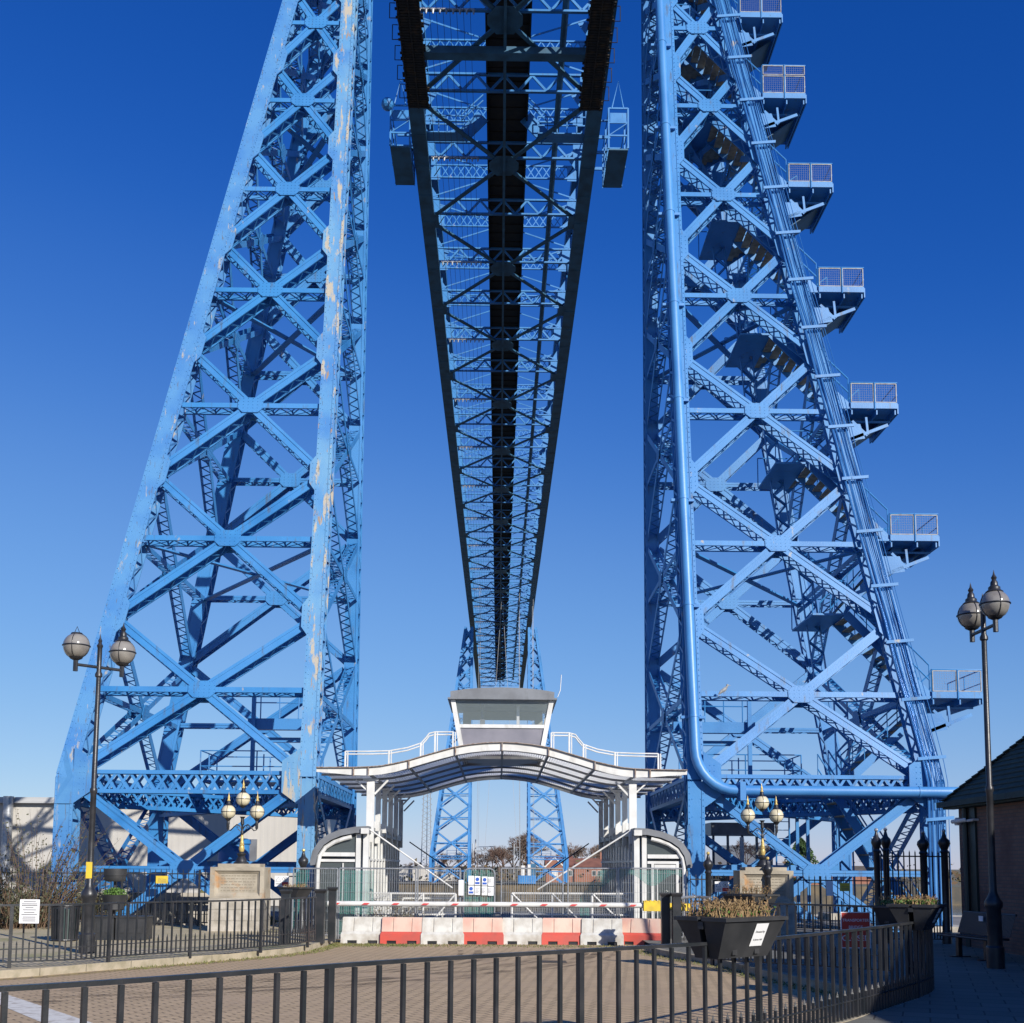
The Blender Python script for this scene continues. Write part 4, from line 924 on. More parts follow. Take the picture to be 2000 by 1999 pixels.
def gatepost(px, ytop, Y, rr_, label, ball=True):
    p = P(px, ytop, Y); h = p.z-.12; t = thing('cast_iron_post', label, 'post', (p.x, Y, .12), 'cast iron posts'); mb = MB()
    mb.lathe((p.x, Y, .12), [(rr_*1.35, 0), (rr_*1.35, .25), (rr_, .32), (rr_, h-.55), (rr_*1.3, h-.52), (rr_*.95, h-.47), (rr_*1.2, h-.42), (rr_*1.75, h-.33), (rr_*1.6, h-.26), (rr_*.8, h-.2), (rr_*.5, h-.12), (rr_*.35, h-.08), (.03, h-.07)], 12); mb.build('shaft', black, t, True)
    mb = MB(); mb.sph((p.x, Y, .12+h-.04), .045, 8, 6); mb.build('finial', galv if ball else gold, t); return t
gatepost(1711, 1618, 26.5, .07, 'black cast iron gate post, left one of the close pair by the brick building')
gatepost(1729, 1617, 26.8, .07, 'black cast iron gate post, right one of the close pair by the brick building')
gatepost(1802, 1622, 26.7, .08, 'black cast iron gate post before the stairs, between the pair and the brick corner')
gatepost(1843, 1620, 26.7, .08, 'black cast iron gate post closest to the brick building corner')
gatepost(1499, 1674, 30.0, .075, 'slim black iron post with pale finial right of the right stone plinth', False)
gatepost(1383, 1664, 29.6, .075, 'slim black iron post with pale finial left of the right stone plinth', False)
gatepost(593, 1658, 29.6, .075, 'slim black iron post with pale finial left of the left pavilion', False)
def sqpost(px, yb, yt, label, w_=.1):
    g = G(px, yb, .1); z = P(px, yt, g.y).z; mb = MB(); mb.box(g.x-w_, g.x+w_, g.y-w_, g.y+w_, .1, z-.06); t = thing('square_post', label, 'post', (g.x, g.y, .1), 'square railing end posts'); mb.build('shaft', greenblack, t)
    mb = MB(); mb.hexa([(g.x-w_, g.y-w_, z-.09), (g.x+w_, g.y-w_, z-.09), (g.x+w_, g.y+w_, z-.09), (g.x-w_, g.y+w_, z-.09), (g.x-w_*1.35, g.y-w_*1.35, z-.03), (g.x+w_*1.35, g.y-w_*1.35, z-.03), (g.x+w_*1.35, g.y+w_*1.35, z-.03), (g.x-w_*1.35, g.y+w_*1.35, z-.03)]); mb.box(g.x-w_*1.35, g.x+w_*1.35, g.y-w_*1.35, g.y+w_*1.35, z-.03, z); mb.build('cap', black, t)
sqpost(624, 1843, 1737, 'square black end post of the left kerb railing'); sqpost(648, 1839, 1733, 'square black gate post just behind the left railing end post', .08)
sqpost(556, 1846, 1738, 'square black post within the left kerb railing below the small planter', .09)
sqpost(1300, 1848, 1744, 'square black post right of the yellow boom mount', .09); sqpost(1322, 1850, 1744, 'square black post nearest to the curved white-topped rail', .09)
t = thing('curved_rail', 'short curved railing with pale top rail left of the right plinth', 'railing', (4.4, 27, .12)); mb = MB(); q = [P(1328+i*7.5, 1755-3*math.sin(i/8*math.pi), 27.0+.6*math.sin(i/8*math.pi)) for i in range(9)]
mb.tube(q, .035, 8); mb.build('top_rail', galv, t, True); mb = MB()
for p in q: mb.tube([(p.x, p.y, .1), tuple(p)], .012, 5)
mb.build('railing_bar', black, t)
# ------------------------------------------------------------------ street lamps
def street_lamp(label, base, zt, arm, ang, caps, grp='double globe street lamps'):
    t = thing('street_lamp', label, 'street lamp', base, grp); b = V(base); h = zt-b.z
    mb = MB(); mb.lathe(b, [(.15, 0), (.15, .35), (.125, .38), (.12, 1.0), (.15, 1.04), (.15, 1.12), (.1, 1.2), (.062, 1.3), (.055, 3.0), (.07, 3.03), (.07, 3.09), (.05, 3.12), (.045, h-.62), (.07, h-.6), (.07, h-.55), (.045, h-.5), (.045, h-.05), (.06, h), (.03, h+.06), (.04, h+.1), (.02, h+.14), (.001, h+.24)], 14); mb.build('pole', black, t, True)
    u = V((math.cos(ang), math.sin(ang), 0)); za = zt-.42; mb = MB(); mb.tube([b+u*(-arm)+V((0, 0, za-b.z)), b+u*arm+V((0, 0, za-b.z))], .03, 8)
    ends = [b+u*(k*arm)+V((0, 0, za-b.z)) for k in (-1, 1)]
    for e in ends: mb.tube([e+V((0, 0, -.13)), e+V((0, 0, .1))], .045, 8)
    mb.build('cross_arm', black, t)
    for e, cp in zip(ends, caps):
        c = e+V((0, 0, .355)); r_ = .245; g = MB().sph(c, r_, 24, 16).build('globe', globeg, t, True)
        fm = MB(); fm.ring(c, r_+.004, .014, 'z'); fm.ring(c, r_+.002, .009, 'x'); fm.ring(c, r_+.002, .009, 'y'); fm.lathe(c+V((0, 0, -r_-.03)), [(.05, 0), (.11, .03), (.13, .06), (.1, .065)], 12)
        if cp: fm.lathe(c+V((0, 0, r_-.06)), [(.13, 0), (.15, .03), (.1, .07), (.1, .11), (.065, .14), (.06, .2), (.035, .24), (.05, .28), (.02, .33), (.001, .42)], 14)
        else: fm.tube([c+V((-.06, 0, r_-.02)), c+V((0, 0, r_+.13)), c+V((.06, 0, r_-.02))], .008, 5); fm.lathe(c+V((0, 0, r_-.03)), [(.12, 0), (.1, .035), (.001, .04)], 12)
        fm.build('globe_cage', black, g, True)
    return t
gl = G(169, 1862, .12); zt = P(190, 1262, gl.y).z
sl1 = street_lamp('black double-globe street lamp on the left pavement, one globe missing its cap', tuple(gl), zt+.0, .47, R(45), (False, True))
gp = MB(); p = P(182, 1700, gl.y-.07); gp.box(gl.x-.058, gl.x+.058, gl.y-.066, gl.y-.06, P(182, 1716, gl.y).z, P(182, 1684, gl.y).z); gp.build('yellow_sticker', yellow, sl1)
gr_ = G(1945, 1893, .0); gr_ = V((gr_.x*.94, gr_.y*.94, .12))
street_lamp('black double-globe street lamp in front of the brick building on the right', tuple(gr_), P(1915, 1190, gr_.y).z+.05, .46, R(-88), (True, True))
# ------------------------------------------------------------------ stone plinths with triple-globe lamps
def plinth(cx_, label, lab2, grp):
    Y = 30.4; y0 = Y-.42; y1 = Y+.42
    t = thing('stone_plinth', label, 'plinth', (cx_, Y, .1), 'stone lamp plinths'); zt = P(465, 1694, y0).z; zm_ = P(465, 1755, y0).z; h = .70
    mb = MB(); n = 3
    for r_ in range(3):
        za, zb2 = .1+(zm_-.1)*r_/3, .1+(zm_-.1)*(r_+1)/3; xs_ = [-h, -.25+.2*(r_ % 2), .3+.1*(r_ % 2), h] if r_ < 3 else []
        for a, b in zip(xs_, xs_[1:]): mb.box(cx_+a+.004, cx_+b-.004, y0-.04, y1+.04, za+.004, zb2-.003)
    mb.box(cx_-h+.02, cx_+h-.02, y0-.02, y1+.02, .1, zm_-.004); mb.build('plinth_base', lstone, t)
    mb = MB(); hx = .685; mb.box(cx_-hx, cx_+hx, y0+.09, y1, zm_, zt)
    for a, b, c_, d_ in ((-hx, -hx+.11, zm_, zt), (hx-.11, hx, zm_, zt), (-hx+.11, hx-.11, zm_, zm_+.06), (-hx+.11, hx-.11, zt-.09, zt)): mb.box(cx_+a, cx_+b, y0, y0+.09, c_, d_)
    # splayed frame round the sunk panel
    o_ = (-hx+.11, hx-.11, zm_+.06, zt-.09); i_ = (-hx+.19, hx-.19, zm_+.14, zt-.17); ya, yc = y0+.02, y0+.085
    O = [(cx_+o_[0], ya, o_[2]), (cx_+o_[1], ya, o_[2]), (cx_+o_[1], ya, o_[3]), (cx_+o_[0], ya, o_[3])]; I = [(cx_+i_[0], yc, i_[2]), (cx_+i_[1], yc, i_[2]), (cx_+i_[1], yc, i_[3]), (cx_+i_[0], yc, i_[3])]
    for k in range(4): mb.quad(O[k], O[(k+1) % 4], I[(k+1) % 4], I[k])
    up_ = mb.build('inscription_block', stone, t); mb = MB()
    for k in range(7):
        z = zt-.22-k*.075
        if z < zm_+.16: break
        x = cx_-hx+.26
        while x < cx_+hx-.28:
            l_ = random.uniform(.03, .1); mb.box(x, x+l_, y0+.083, y0+.0885, z-.008, z+.008); x += l_+.03
    mb.build('worn_lettering', mat('worn_inscription', (.22, .19, .14), .9), up_)
    mb = MB(); mb.box(cx_-.52, cx_+.54, y0+.1, y1-.05, zt, zt+.085); mb.build('cap_stone', stone, t)
    # lamp
    L = thing('triple_globe_lamp', lab2, 'lamp', (cx_, Y, zt+.085), 'ornate triple-globe lamps'); zb2 = zt+.085
    H = P(468, 1535, Y).z-zb2; gz = P(468, 1561, Y).z; gs = P(442, 1586, Y).z; ax = .37; rg = .183
    mb = MB(); mb.lathe((cx_, Y, zb2), [(.2, 0), (.2, .03), (.15, .06), (.13, .12), (.085, .19), (.12, .24), (.12, .26), (.07, .29), (.06, .31)], 16); mb.build('lamp_base', black, L, True); mb = MB(); mb.lathe((cx_, Y, zb2+.74), [(.03, 0), (.045, .05), (.03, .09), (.028, .25), (.05, .28), (.04, .42), (.075, .47)], 12); mb.build('lamp_stem', black, L, True)
    mb = MB(); mb.lathe((cx_, Y, zb2+.3), [(.05, 0), (.065, .04), (.075, .1), (.06, .16), (.07, .18), (.05, .21), (.055, .25), (.035, .3), (.045, .34), (.03, .38), (.028, .44)], 12); mb.build('gilded_column', gold, L, True)
    zl = gs-rg-.28; mb = MB()
    for s in (-1, 1):
        mb.tube([(cx_, Y, zl-.02), (cx_+s*.06, Y, zl+.1), (cx_+s*.14, Y, zl+.14), (cx_+s*.22, Y, zl+.07), (cx_+s*.3, Y, zl-.02), (cx_+s*ax, Y, zl), (cx_+s*ax, Y, zl+.1)], .015, 6)
        mb.tube([(cx_+s*(.14+.045*math.cos(a*.8)*(1-a*.09)), Y, zl+.085+.045*math.sin(a*.8)*(1-a*.09)) for a in range(9)], .009, 5)
        mb.tube([(cx_, Y, zl-.12), (cx_+s*.05, Y, zl-.03), (cx_+s*.12, Y, zl+.03)], .012, 5)
        mb.lathe((cx_+s*ax, Y, zl+.02), [(.03, 0), (.04, .05), (.035, .1), (.045, .15), (.035, .2), (.08, .27)], 10)
    mb.build('scroll_arm', black, L, True)
    for (x, z) in ((cx_, gz), (cx_-ax, gs), (cx_+ax, gs)):
        g = MB().sph((x, Y, z), rg, 24, 14).build('globe', globe, L, True); f_ = MB(); f_.ring((x, Y, z), rg+.003, .009, 'z'); f_.ring((x, Y, z), rg+.002, .007, 'x'); f_.ring((x, Y, z), rg+.002, .007, 'y')
        f_.lathe((x, Y, z+rg-.035), [(.095, 0), (.08, .03), (.05, .08), (.045, .13), (.03, .15)], 12); f_.lathe((x, Y, z-rg-.05), [(.03, 0), (.085, .055), (.07, .06)], 12); f_.build('globe_cage', black, g, True)
        MB().lathe((x, Y, z+rg+.1), [(.05, 0), (.035, .03), (.025, .06), (.035, .09), (.012, .15), (.001, .24)], 10).build('finial', gold, g, True)
plinth(P(464, 1700, 30).x, 'left sandstone plinth with sunk inscription panel beside the left tower', 'ornate three-globe lamp with gilded column standing on the left plinth', 0)
plinth(P(1497, 1700, 30).x, 'right sandstone plinth with rust-stained cap behind the fence planters', 'ornate three-globe lamp with gilded column standing on the right plinth', 0)
# ------------------------------------------------------------------ planters
def plants(mb, x0, x1, y0, y1, z, n, hh, bend=.4):
    for i in range(n):
        p = V((random.uniform(x0, x1), random.uniform(y0, y1), z)); d = V((random.uniform(-bend, bend), random.uniform(-bend, bend), 1)).normalized(); L = random.uniform(.4, 1)*hh
        q = p+d*L*.5; r_ = q+(d+V((random.uniform(-.5, .5), random.uniform(-.5, .5), -.1))).normalized()*L*.5
        mb.tube([p, q, r_], [.0055, .004, .002], 3)
        for k in range(3):
            c = q.lerp(r_, random.random())+V((random.uniform(-.03, .03), random.uniform(-.03, .03), random.uniform(-.03, .03))); leaf(mb, c, random.uniform(.007, .021))
def leaf(mb, c, s):
    a = V((random.gauss(0, 1), random.gauss(0, 1), random.gauss(0, 1))).normalized(); b = a.cross(V((random.gauss(0, 1), random.gauss(0, 1), random.gauss(0, 1)))).normalized()
    mb.quad(c-a*s, c+b*s*.55, c+a*s, c-b*s*.55)
def trough(label, cxy, z, ang, L, H, n_dead, n_green, notice=True, hh=.2):
    t = thing('railing_planter', label, 'planter', (0, 0, 0), 'black planters hung on railings'); d = .5
    W0, W1 = L/2, L/2*.80; mb = MB()
    for s in (-1, 1):      # two half troughs straddle the rail
        a0, a1 = s*.03, s*.30; b0, b1 = s*.035, s*.13
        y = sorted((a0, a1)); yb2 = sorted((b0, b1))
        mb.hexa([(-W1, yb2[0], 0), (W1, yb2[0], 0), (W1, yb2[1], 0), (-W1, yb2[1], 0), (-W0, y[0], H), (W0, y[0], H), (W0, y[1], H), (-W0, y[1], H)])
        mb.box(-W0-.01, W0+.01, y[0]-.008, y[1]+.008, H-.03, H+.004)
        for x in (-W1*.45, W1*.45): mb.box(x-.035, x+.035, *sorted((s*.1, s*.165)), .03, .13)
    mb.box(-W0, W0, -.03, .03, H*.72, H-.035); mb.build('trough', plastic, t); mb = MB(); mb.box(-W0+.03, W0-.03, -.27, .27, H-.02, H+.006); mb.build('soil', soil, t)
    mb = MB(); plants(mb, -W0+.05, W0-.05, -.25, .25, H, n_dead, hh); mb.build('dead_plants', dead, t)
    mb = MB()
    for k in range(n_green): leaf(mb, V((random.uniform(-W0+.08, W0-.05), random.uniform(-.25, .25), H+random.uniform(.01, hh*.45))), random.uniform(.012, .028))
    mb.build('green_leaves', leafg, t)
    if notice:
        n_ = MB(); sl = (.30-.13)/H
        f = lambda x, z: (x, -(.13+sl*z)-.008, z)
        xs_ = (.02*L, .22*L); zs_ = (H*.28, H*.85); n_.quad(f(xs_[0], zs_[0]), f(xs_[1], zs_[0]), f(xs_[1], zs_[1]), f(xs_[0], zs_[1])); no = n_.build('notice', whitesign, t)
        upv = V((0, -sl, 1)).normalized()
        for z_, tx, sz in ((.64, 'Donated by', .030), (.44, 'St James Hall', .026)): text_mb(tx, sz*L/.95, V(f((xs_[0]+xs_[1])/2, H*z_))+V((0, -.003, 0)), (1, 0, 0), upv, ink, 'lettering', no, thick=.0005)
    t.location = (*cxy, z); t.rotation_euler = (0, 0, ang); ORI[t.name] = V((0, 0, 0)); return t
pa, pb_ = P(1338, 1785, 11.1), P(1528, 1785, 12.0); zbm = P(1430, 1864, 11.5).z
trough('large black planter of dead brown plants hung on the foreground railing', ((pa.x+pb_.x)/2-.11, 11.20), zbm, R(41), .93, (pa.z-zbm)*.93, 210, 160, True, .2)
p2 = P(1790, 1762, 15.6); trough('black planter of red and green plants at the right bend of the railing', (5.55, 15.62), P(1790, 1816, 15.6).z, R(56), .66, .33, 120, 420, True, .14)
p3 = P(1755, 1765, 18.6); trough('black planter behind, with green plants, where the back railing begins', (6.22, 18.4), P(1755, 1800, 18.6).z-.05, R(140), .55, .3, 60, 500, False, .18)
p4 = P(1468, 1755, 20.3); trough('black planter with sparse twigs on the back railing before the right plinth', (p4.x, 20.4), P(1468, 1770, 20.3).z-.1, R(118), .8, .3, 60, 20, False, .2)
p5 = P(578, 1740, 26.3); trough('small black planter with dry heather on the left kerb railing', (p5.x, 26.3), P(578, 1752, 26.3).z-.05, R(60), .5, .26, 50, 10, False, .1)
# tiered round planter standing on two black box planters
Yt = 26.2; bx0, bx1 = P(165, 1800, Yt).x, P(283, 1800, Yt).x
for k, (a, b, l_) in enumerate(((bx0, (bx0+bx1)/2-.02, 'black square planter box, left of the pair behind the street lamp'), ((bx0+bx1)/2+.02, bx1, 'black square planter box, right of the pair behind the street lamp'))):
    t = thing('planter_box', l_, 'planter', ((a+b)/2, Yt, .12), 'black planter boxes'); zt2 = P(230, 1793, Yt).z; mb = MB(); mb.box(a, b, Yt, Yt+.6, .12, zt2)
    for q in range(3):
        x = a+(b-a)*(.12+.3*q); mb.box(x, x+(b-a)*.2, Yt-.012, Yt-.001, .28, zt2-.12)
    mb.box(a-.015, b+.015, Yt-.02, Yt+.62, zt2+.001, zt2+.03); mb.build('box', plastic, t)
px_ = P(223, 1760, Yt+.3).x; t = thing('tiered_planter', 'two-tier round black planter with green plants between its tiers', 'planter', (px_, Yt+.3, .6)); yy = Yt+.3
z_ = [P(223, y, yy).z for y in (1793, 1778, 1748, 1722, 1697)]
mb = MB(); mb.lathe((px_, yy, 0), [(.03, z_[0]), (.03, z_[3])], 8); mb.build('stem', black, t)
mb = MB(); mb.lathe((px_, yy, 0), [(.2, z_[1]), (.22, z_[1]+.02), (.22, (z_[1]+z_[2])/2), (.235, (z_[1]+z_[2])/2+.01), (.28, z_[2]), (.26, z_[2]+.002), (.24, z_[2]-.03)], 24); mb.build('lower_pot', plastic, t, True)
mb = MB(); mb.lathe((px_, yy, 0), [(.2, z_[3]), (.225, z_[3]+.03), (.23, z_[3]+.12), (.245, z_[3]+.13), (.255, z_[4]), (.24, z_[4]+.002), (.22, z_[4]-.03)], 24); mb.build('upper_pot', plastic, t, True)
mb = MB()
for k in range(900):
    a = random.uniform(0, 6.28); r_ = random.uniform(0, .27)**1; leaf(mb, V((px_+math.cos(a)*r_, yy+math.sin(a)*r_, z_[2]+random.uniform(-.02, .17)*(1-r_*1.6))), random.uniform(.012, .03))
mb.build('foliage', leafg, t)
# litter bin
gb = G(126, 1838, .12); zt2 = P(126, 1765, gb.y).z; t = thing('litter_bin', 'black slatted litter bin with pale liner left of the street lamp', 'litter bin', tuple(gb)); mb = MB()
for k in range(22):
    a = 2*math.pi*k/22; c = V((gb.x+.27*math.cos(a), gb.y+.27*math.sin(a), 0)); mb.bar((c.x, c.y, .14), (c.x+.03*math.cos(a), c.y+.03*math.sin(a), zt2-.05), .045, .012, (math.cos(a), math.sin(a), 0))
mb.ring((gb.x, gb.y, zt2-.04), .3, .025, 'z'); mb.ring((gb.x, gb.y, .15), .27, .02, 'z'); mb.build('slats', black, t); mb = MB(); mb.lathe((gb.x, gb.y, .14), [(.24, 0), (.25, zt2-.25)], 20); mb.build('liner', mat('dark_liner', (.035, .06, .06), .5), t)
# ------------------------------------------------------------------ signs
def sign(px0, px1, y0_, y1_, Y, label, m, kind):
    a = P(px0, y0_, Y); b = P(px1, y1_, Y); t = thing('sign', label, 'sign', (a.x, Y, b.z)); W = b.x-a.x; H = a.z-b.z; bd = MB().box(a.x, b.x, Y-.012, Y, b.z, a.z).build('board', m, t); yy = Y-.0135
    if kind == 'print':
        mb = MB()
        for k, f_ in enumerate((.08, .17, .24, .33, .42, .52, .62, .72, .80, .88)):
            w_ = .8 if k in (1, 2, 6) else random.uniform(.4, .75); mb.box(a.x+W*(.5-w_/2), a.x+W*(.5+w_/2), yy-.001, yy, a.z-H*f_-.012, a.z-H*f_)
        mb.build('small_print', ink, bd)
    if kind == 'danger':
        mb = MB(); x = a.x+W*.25; z = a.z-H*.3; mb.tube([(x-.07, yy, z-.06), (x+.07, yy, z-.06), (x, yy, z+.06), (x-.07, yy, z-.06)], .006, 5); mb.box(x-.07, x+.07, yy-.001, yy, a.z-H*.72, a.z-H*.68); mb.box(x-.06, x+.06, yy-.001, yy, a.z-H*.8, a.z-H*.77); mb.ring((a.x+W*.72, yy, z), .06, .005, 'y'); mb.box(a.x+W*.72-.012, a.x+W*.72+.012, yy-.003, yy, z-.03, z+.03); mb.build('symbol', ink, bd)
        MB().box(a.x+W*.52, a.x+W*.95, yy-.002, yy, b.z+H*.08, b.z+H*.42).build('red_block', redmark, bd)
    if kind == 'caution':
        text_mb('CAUTION', H*.24, (a.x+W*.5, yy, a.z-H*.45), (1, 0, 0), (0, 0, 1), ink, 'lettering', bd, thick=.0005); mb = MB()
        for k in (.66, .82): mb.box(a.x+W*.15, a.x+W*.85, yy-.001, yy, a.z-H*k-.006, a.z-H*k+.006)
        mb.build('small_print', ink, bd)
    return t, a, b, bd
sign(40, 76, 1757, 1804, G(60, 1893, .12).y-.1, 'white printed notice on the left kerb railing', whitesign, 'print')
sign(305, 328, 1711, 1726, 32.25, 'yellow caution sign on the tall railing before the left tower', yellow, 'caution')
sign(537, 564, 1711, 1732, 32.25, 'white and red danger sign right of the left stone plinth', whitesign, 'danger')
sign(1396, 1424, 1722, 1743, 31.55, 'white and red danger sign left of the right stone plinth', whitesign, 'danger')
sign(1640, 1660, 1725, 1741, 30.55, 'yellow caution sign on the railing right of the right plinth', yellow, 'caution')
sign(1613, 1627, 1721, 1750, 30.4, 'plain white upright notice right of the right stone plinth', whitesign, 'none')
t, a, b, bd = sign(1643, 1699, 1783, 1851, 18.6, 'red TRANSPORTER BRIDGE CLOSED sign on the back railing at right', redsign, 'none')
W = b.x-a.x; H = a.z-b.z
for tx, f_, s_ in (('TRANSPORTER', .22, .071), ('BRIDGE', .42, .075), ('CLOSED', .74, .135)): text_mb(tx, s_*W/.5, ((a.x+b.x)/2, 18.586, a.z-H*f_), (1, 0, 0), (0, 0, 1), whitesign, 'lettering', bd, thick=.001)
mb = MB(); mb.box(a.x-.012, b.x+.012, 18.588, 18.61, a.z, a.z+.012); mb.box(a.x-.012, b.x+.012, 18.588, 18.61, b.z-.012, b.z); mb.box(a.x-.012, a.x, 18.588, 18.61, b.z, a.z); mb.box(b.x, b.x+.012, 18.588, 18.61, b.z, a.z); mb.build('sign_frame', whitesign, t)
# ------------------------------------------------------------------ brick building on the right
t = thing('brick_building', 'brown brick building with dark green hipped roof at the right edge', 'building', (13.4, 20, 0)); WX0, WX1, WY0, WY1, ZE = 10.35, 15.1, 13.0, 26.3, 3.3
mb = MB(); mb.box(WX0, WX1, WY0, WY1, 0, ZE); mb.build('wall', brick, t)
e = .25; mb = MB(); h = (WX1-WX0)/2+e; xr = (WX0+WX1)/2; zr = ZE+h*1.0
A = [(WX0-e, WY0-e, ZE), (WX1+e, WY0-e, ZE), (WX1+e, WY1+e, ZE), (WX0-e, WY1+e, ZE)]; r1, r2 = (xr, WY0-e+h, zr), (xr, WY1+e-h, zr)
k = len(mb.v); mb.v += A+[r1, r2]; mb.f += [(0, 1, 4), (1, 2, 5, 4), (2, 3, 5), (3, 0, 4, 5), (0, 3, 2, 1)]; ro = mb.build('roof', dkgreen, t)
mb = MB(); n = 26
for i in range(n):      # ragged hip tiles
    f_ = i/n; g_ = (i+1)/n
    for c0, c1 in ((V(A[3]), V(r2)), (V(A[0]), V(r1))): p = c0.lerp(c1, f_); q = c0.lerp(c1, g_); mb.bar(p+V((0, 0, .035)), q+V((0, 0, .012)), .2, .03)
for j in range(1, 22):
    f_ = j/22; p = V(A[3]).lerp(V(r2), f_); q = V(A[0]).lerp(V(r1), f_); mb.bar(p+V((-.01, 0, .012)), q+V((-.01, 0, .012)), .02, .02)
mb.build('hip_tiles', dkgreen, ro)
mb = MB(); mb.box(WX0-e-.12, WX0-e, WY0-e, WY1+e+.1, ZE-.12, ZE); mb.box(WX0-e-.02, WX0, WY0, WY1+e, ZE-.16, ZE-.125); mb.box(WX0-e-.1, WX1, WY1+e, WY1+e+.1, ZE-.12, ZE); mb.build('gutter', dkgreen, t)
mb = MB(); mb.tube([(WX0-.08, WY1-.55, .1), (WX0-.08, WY1-.55, ZE-.15)], .06, 10); mb.box(WX0-.05, WX0-.003, WY1-1.0, WY1-.7, .1, ZE-.17); mb.build('downpipe', mat('dark_green_paint', (.015, .03, .028), .4), t)
mb = MB(); q = P(1895, 1573, 25.4); wx = WX0
for dx in (0,): mb.tube([(wx-.01, 25.2, 2.86), (wx-.12, 25.2, 2.86), (wx-.2, 25.35, 2.84)], .03, 8); mb.tube([(wx-.1, 25.8, 2.88), (wx-.22, 25.35, 2.86), (wx-.3, 25.9, 2.84)], .045, 10); mb.lathe((wx-.2, 25.85, 2.76), [(.07, 0), (.08, .05), (.08, .12), (.05, .17)], 12)
mb.build('security_camera', white, t, True)
mb = MB(); mb.box(WX0-.06, WX0-.001, WY0, WY1, 0, .6); mb.build('plinth_course', rbrick if False else brick, t)
t = thing('brick_building', 'taller brick building beyond the right edge of the photograph, casting its shade over the corner', 'building', (17, 3, 0)); mb = MB(); mb.box(11.2, 24, -14, 12.2, 0, 5.55); mb.build('wall', brick, t); mb = MB(); mb.box(11.1, 24.1, -14.1, 12.3, 5.55, 5.8); mb.build('roof', dkgreen, t)
# bench
t = thing('bench', 'dark slatted metal bench with small pale plaque against the brick wall', 'bench', (9.6, 23.6, .12)); mb = MB(); b0, b1 = V((9.15, 25.2, 0)), V((9.5, 22.9, 0)); b0 = G(1832, 1866, .12); b1 = G(1930, 1880, .12); d = (b1-b0).normalized(); nn = V((-d.y, d.x, 0)); nn = nn if nn.x > 0 else -nn
for k in range(46):
    p = b0.lerp(b1, k/45); mb.bar(p+V((0, 0, .44))-nn*.0, p+V((0, 0, .42))+nn*.42, .022, .012); mb.bar(p+V((0, 0, .44))+nn*.44, p+V((0, 0, .85))+nn*.58, .022, .012, nn)
mb.build('slats', mat('dark_blue_bench', (.02, .035, .05), .4), t); mb = MB()
for z, o_ in ((.4, 0.02), (.4, .42), (.84, .59)): mb.tube([b0+V((0, 0, z))+nn*o_, b1+V((0, 0, z))+nn*o_], .025, 6)
mb.build('frame', black, t)
for f_ in (.25, .8):
    mb = MB(); p = b0.lerp(b1, f_); mb.bar(p+V((0, 0, 0))+nn*.2, p+V((0, 0, .4))+nn*.2, .1, .08, nn); mb.bar(p+nn*.02, p+nn*.42, .08, .04); mb.build('leg', black, t)
p = b0.lerp(b1, .42)+V((0, 0, .74))+nn*.50; MB().bar(p-d*.07, p+d*.07, .012, .1).build('plaque', whitesign, t)
# ------------------------------------------------------------------ things behind the towers
t = thing('warehouse', 'long low white clad warehouse behind the left tower', 'warehouse', (-30, 52, 0)); xr_ = P(592, 1600, 52).x; zt = P(300, 1572, 52).z; mb = MB(); mb.box(-75, xr_, 52, 70, 0, zt)
x = -75.
while x < xr_-.2: mb.box(x, x+.12, 51.992, 51.998, .1, zt-.1); x += .3
mb.build('wall', corr, t); mb = MB(); mb.box(-75.1, xr_+.1, 51.8, 70.1, zt, zt+.28); mb.box(-75.1, xr_+.1, 51.7, 51.8, zt+.02, zt+.12); mb.build('roof', mat('grey_roof_edge', (.42, .42, .41), .6), t)
mb = MB(); mb.tube([(P(12, 1650, 51.6).x, 51.6, 0), (P(12, 1650, 51.6).x, 51.6, zt+.3)], .22, 12); mb.build('flue_pipe', galv, t, True)
mb = MB(); mb.box(P(480, 1700, 51.9).x, P(500, 1700, 51.9).x, 51.85, 51.99, 0, 2.9); mb.build('door', ogrey, t)
tag(MB().lathe((P(455, 1720, 46).x, 46, 0), [(.6, 0), (.6, 2.55), (.65, 2.6), (.65, 2.75), (.5, 2.8)], 20).build('storage_tank', blue, None, True), 'blue round storage tank behind the foot of the left tower', 'tank')
md = MB(); nx = 26
for i in range(nx):
    for j in range(10):
        def hh(i, j): u = i/nx*2-1; v_ = j/10*2-1; return max(0, (1-u*u)*(1-v_*v_))*(1.05+.12*math.sin(i*3.1+j)+.1*math.sin(i*1.7))
        x = lambda i: -10.2+3.4*i/nx; y = lambda j: 35.2+2.2*j/10
        md.quad((x(i), y(j), .01+hh(i, j)), (x(i+1), y(j), .01+hh(i+1, j)), (x(i+1), y(j+1), .01+hh(i+1, j+1)), (x(i), y(j+1), .01+hh(i, j+1)))
tag(md.build('grass_mound', mat('rough_grass', (.13, .12, .05), 1, 0, (.08, .09, .035), 6, .8, 20)), 'low grassy earth mound under the left tower', 'mound')
tag(MB().box(-13.5, -8.4, 34.85, 35.1, 0, .95).build('low_wall', lstone), 'low pale wall at the foot of the left tower', 'wall')
# tower base beams (tie beams above pier caps)
for s, tt in ((-1, tl), (1, tr)):
    mb = MB(); mb.box(*sorted((XC+s*5.8, XC+s*11.9)), 41.2, 41.6, 1.55, 1.9); mb.build('tie_beam', blue, tt)
    for x in (5.45, 12.2):
        for y in (33.1, 42.0): mb = MB(); mb.box(XC+s*x-.7, XC+s*x+.7, y-.7, y+.7, .002, .22); mb.build('footing', lstone, tt)
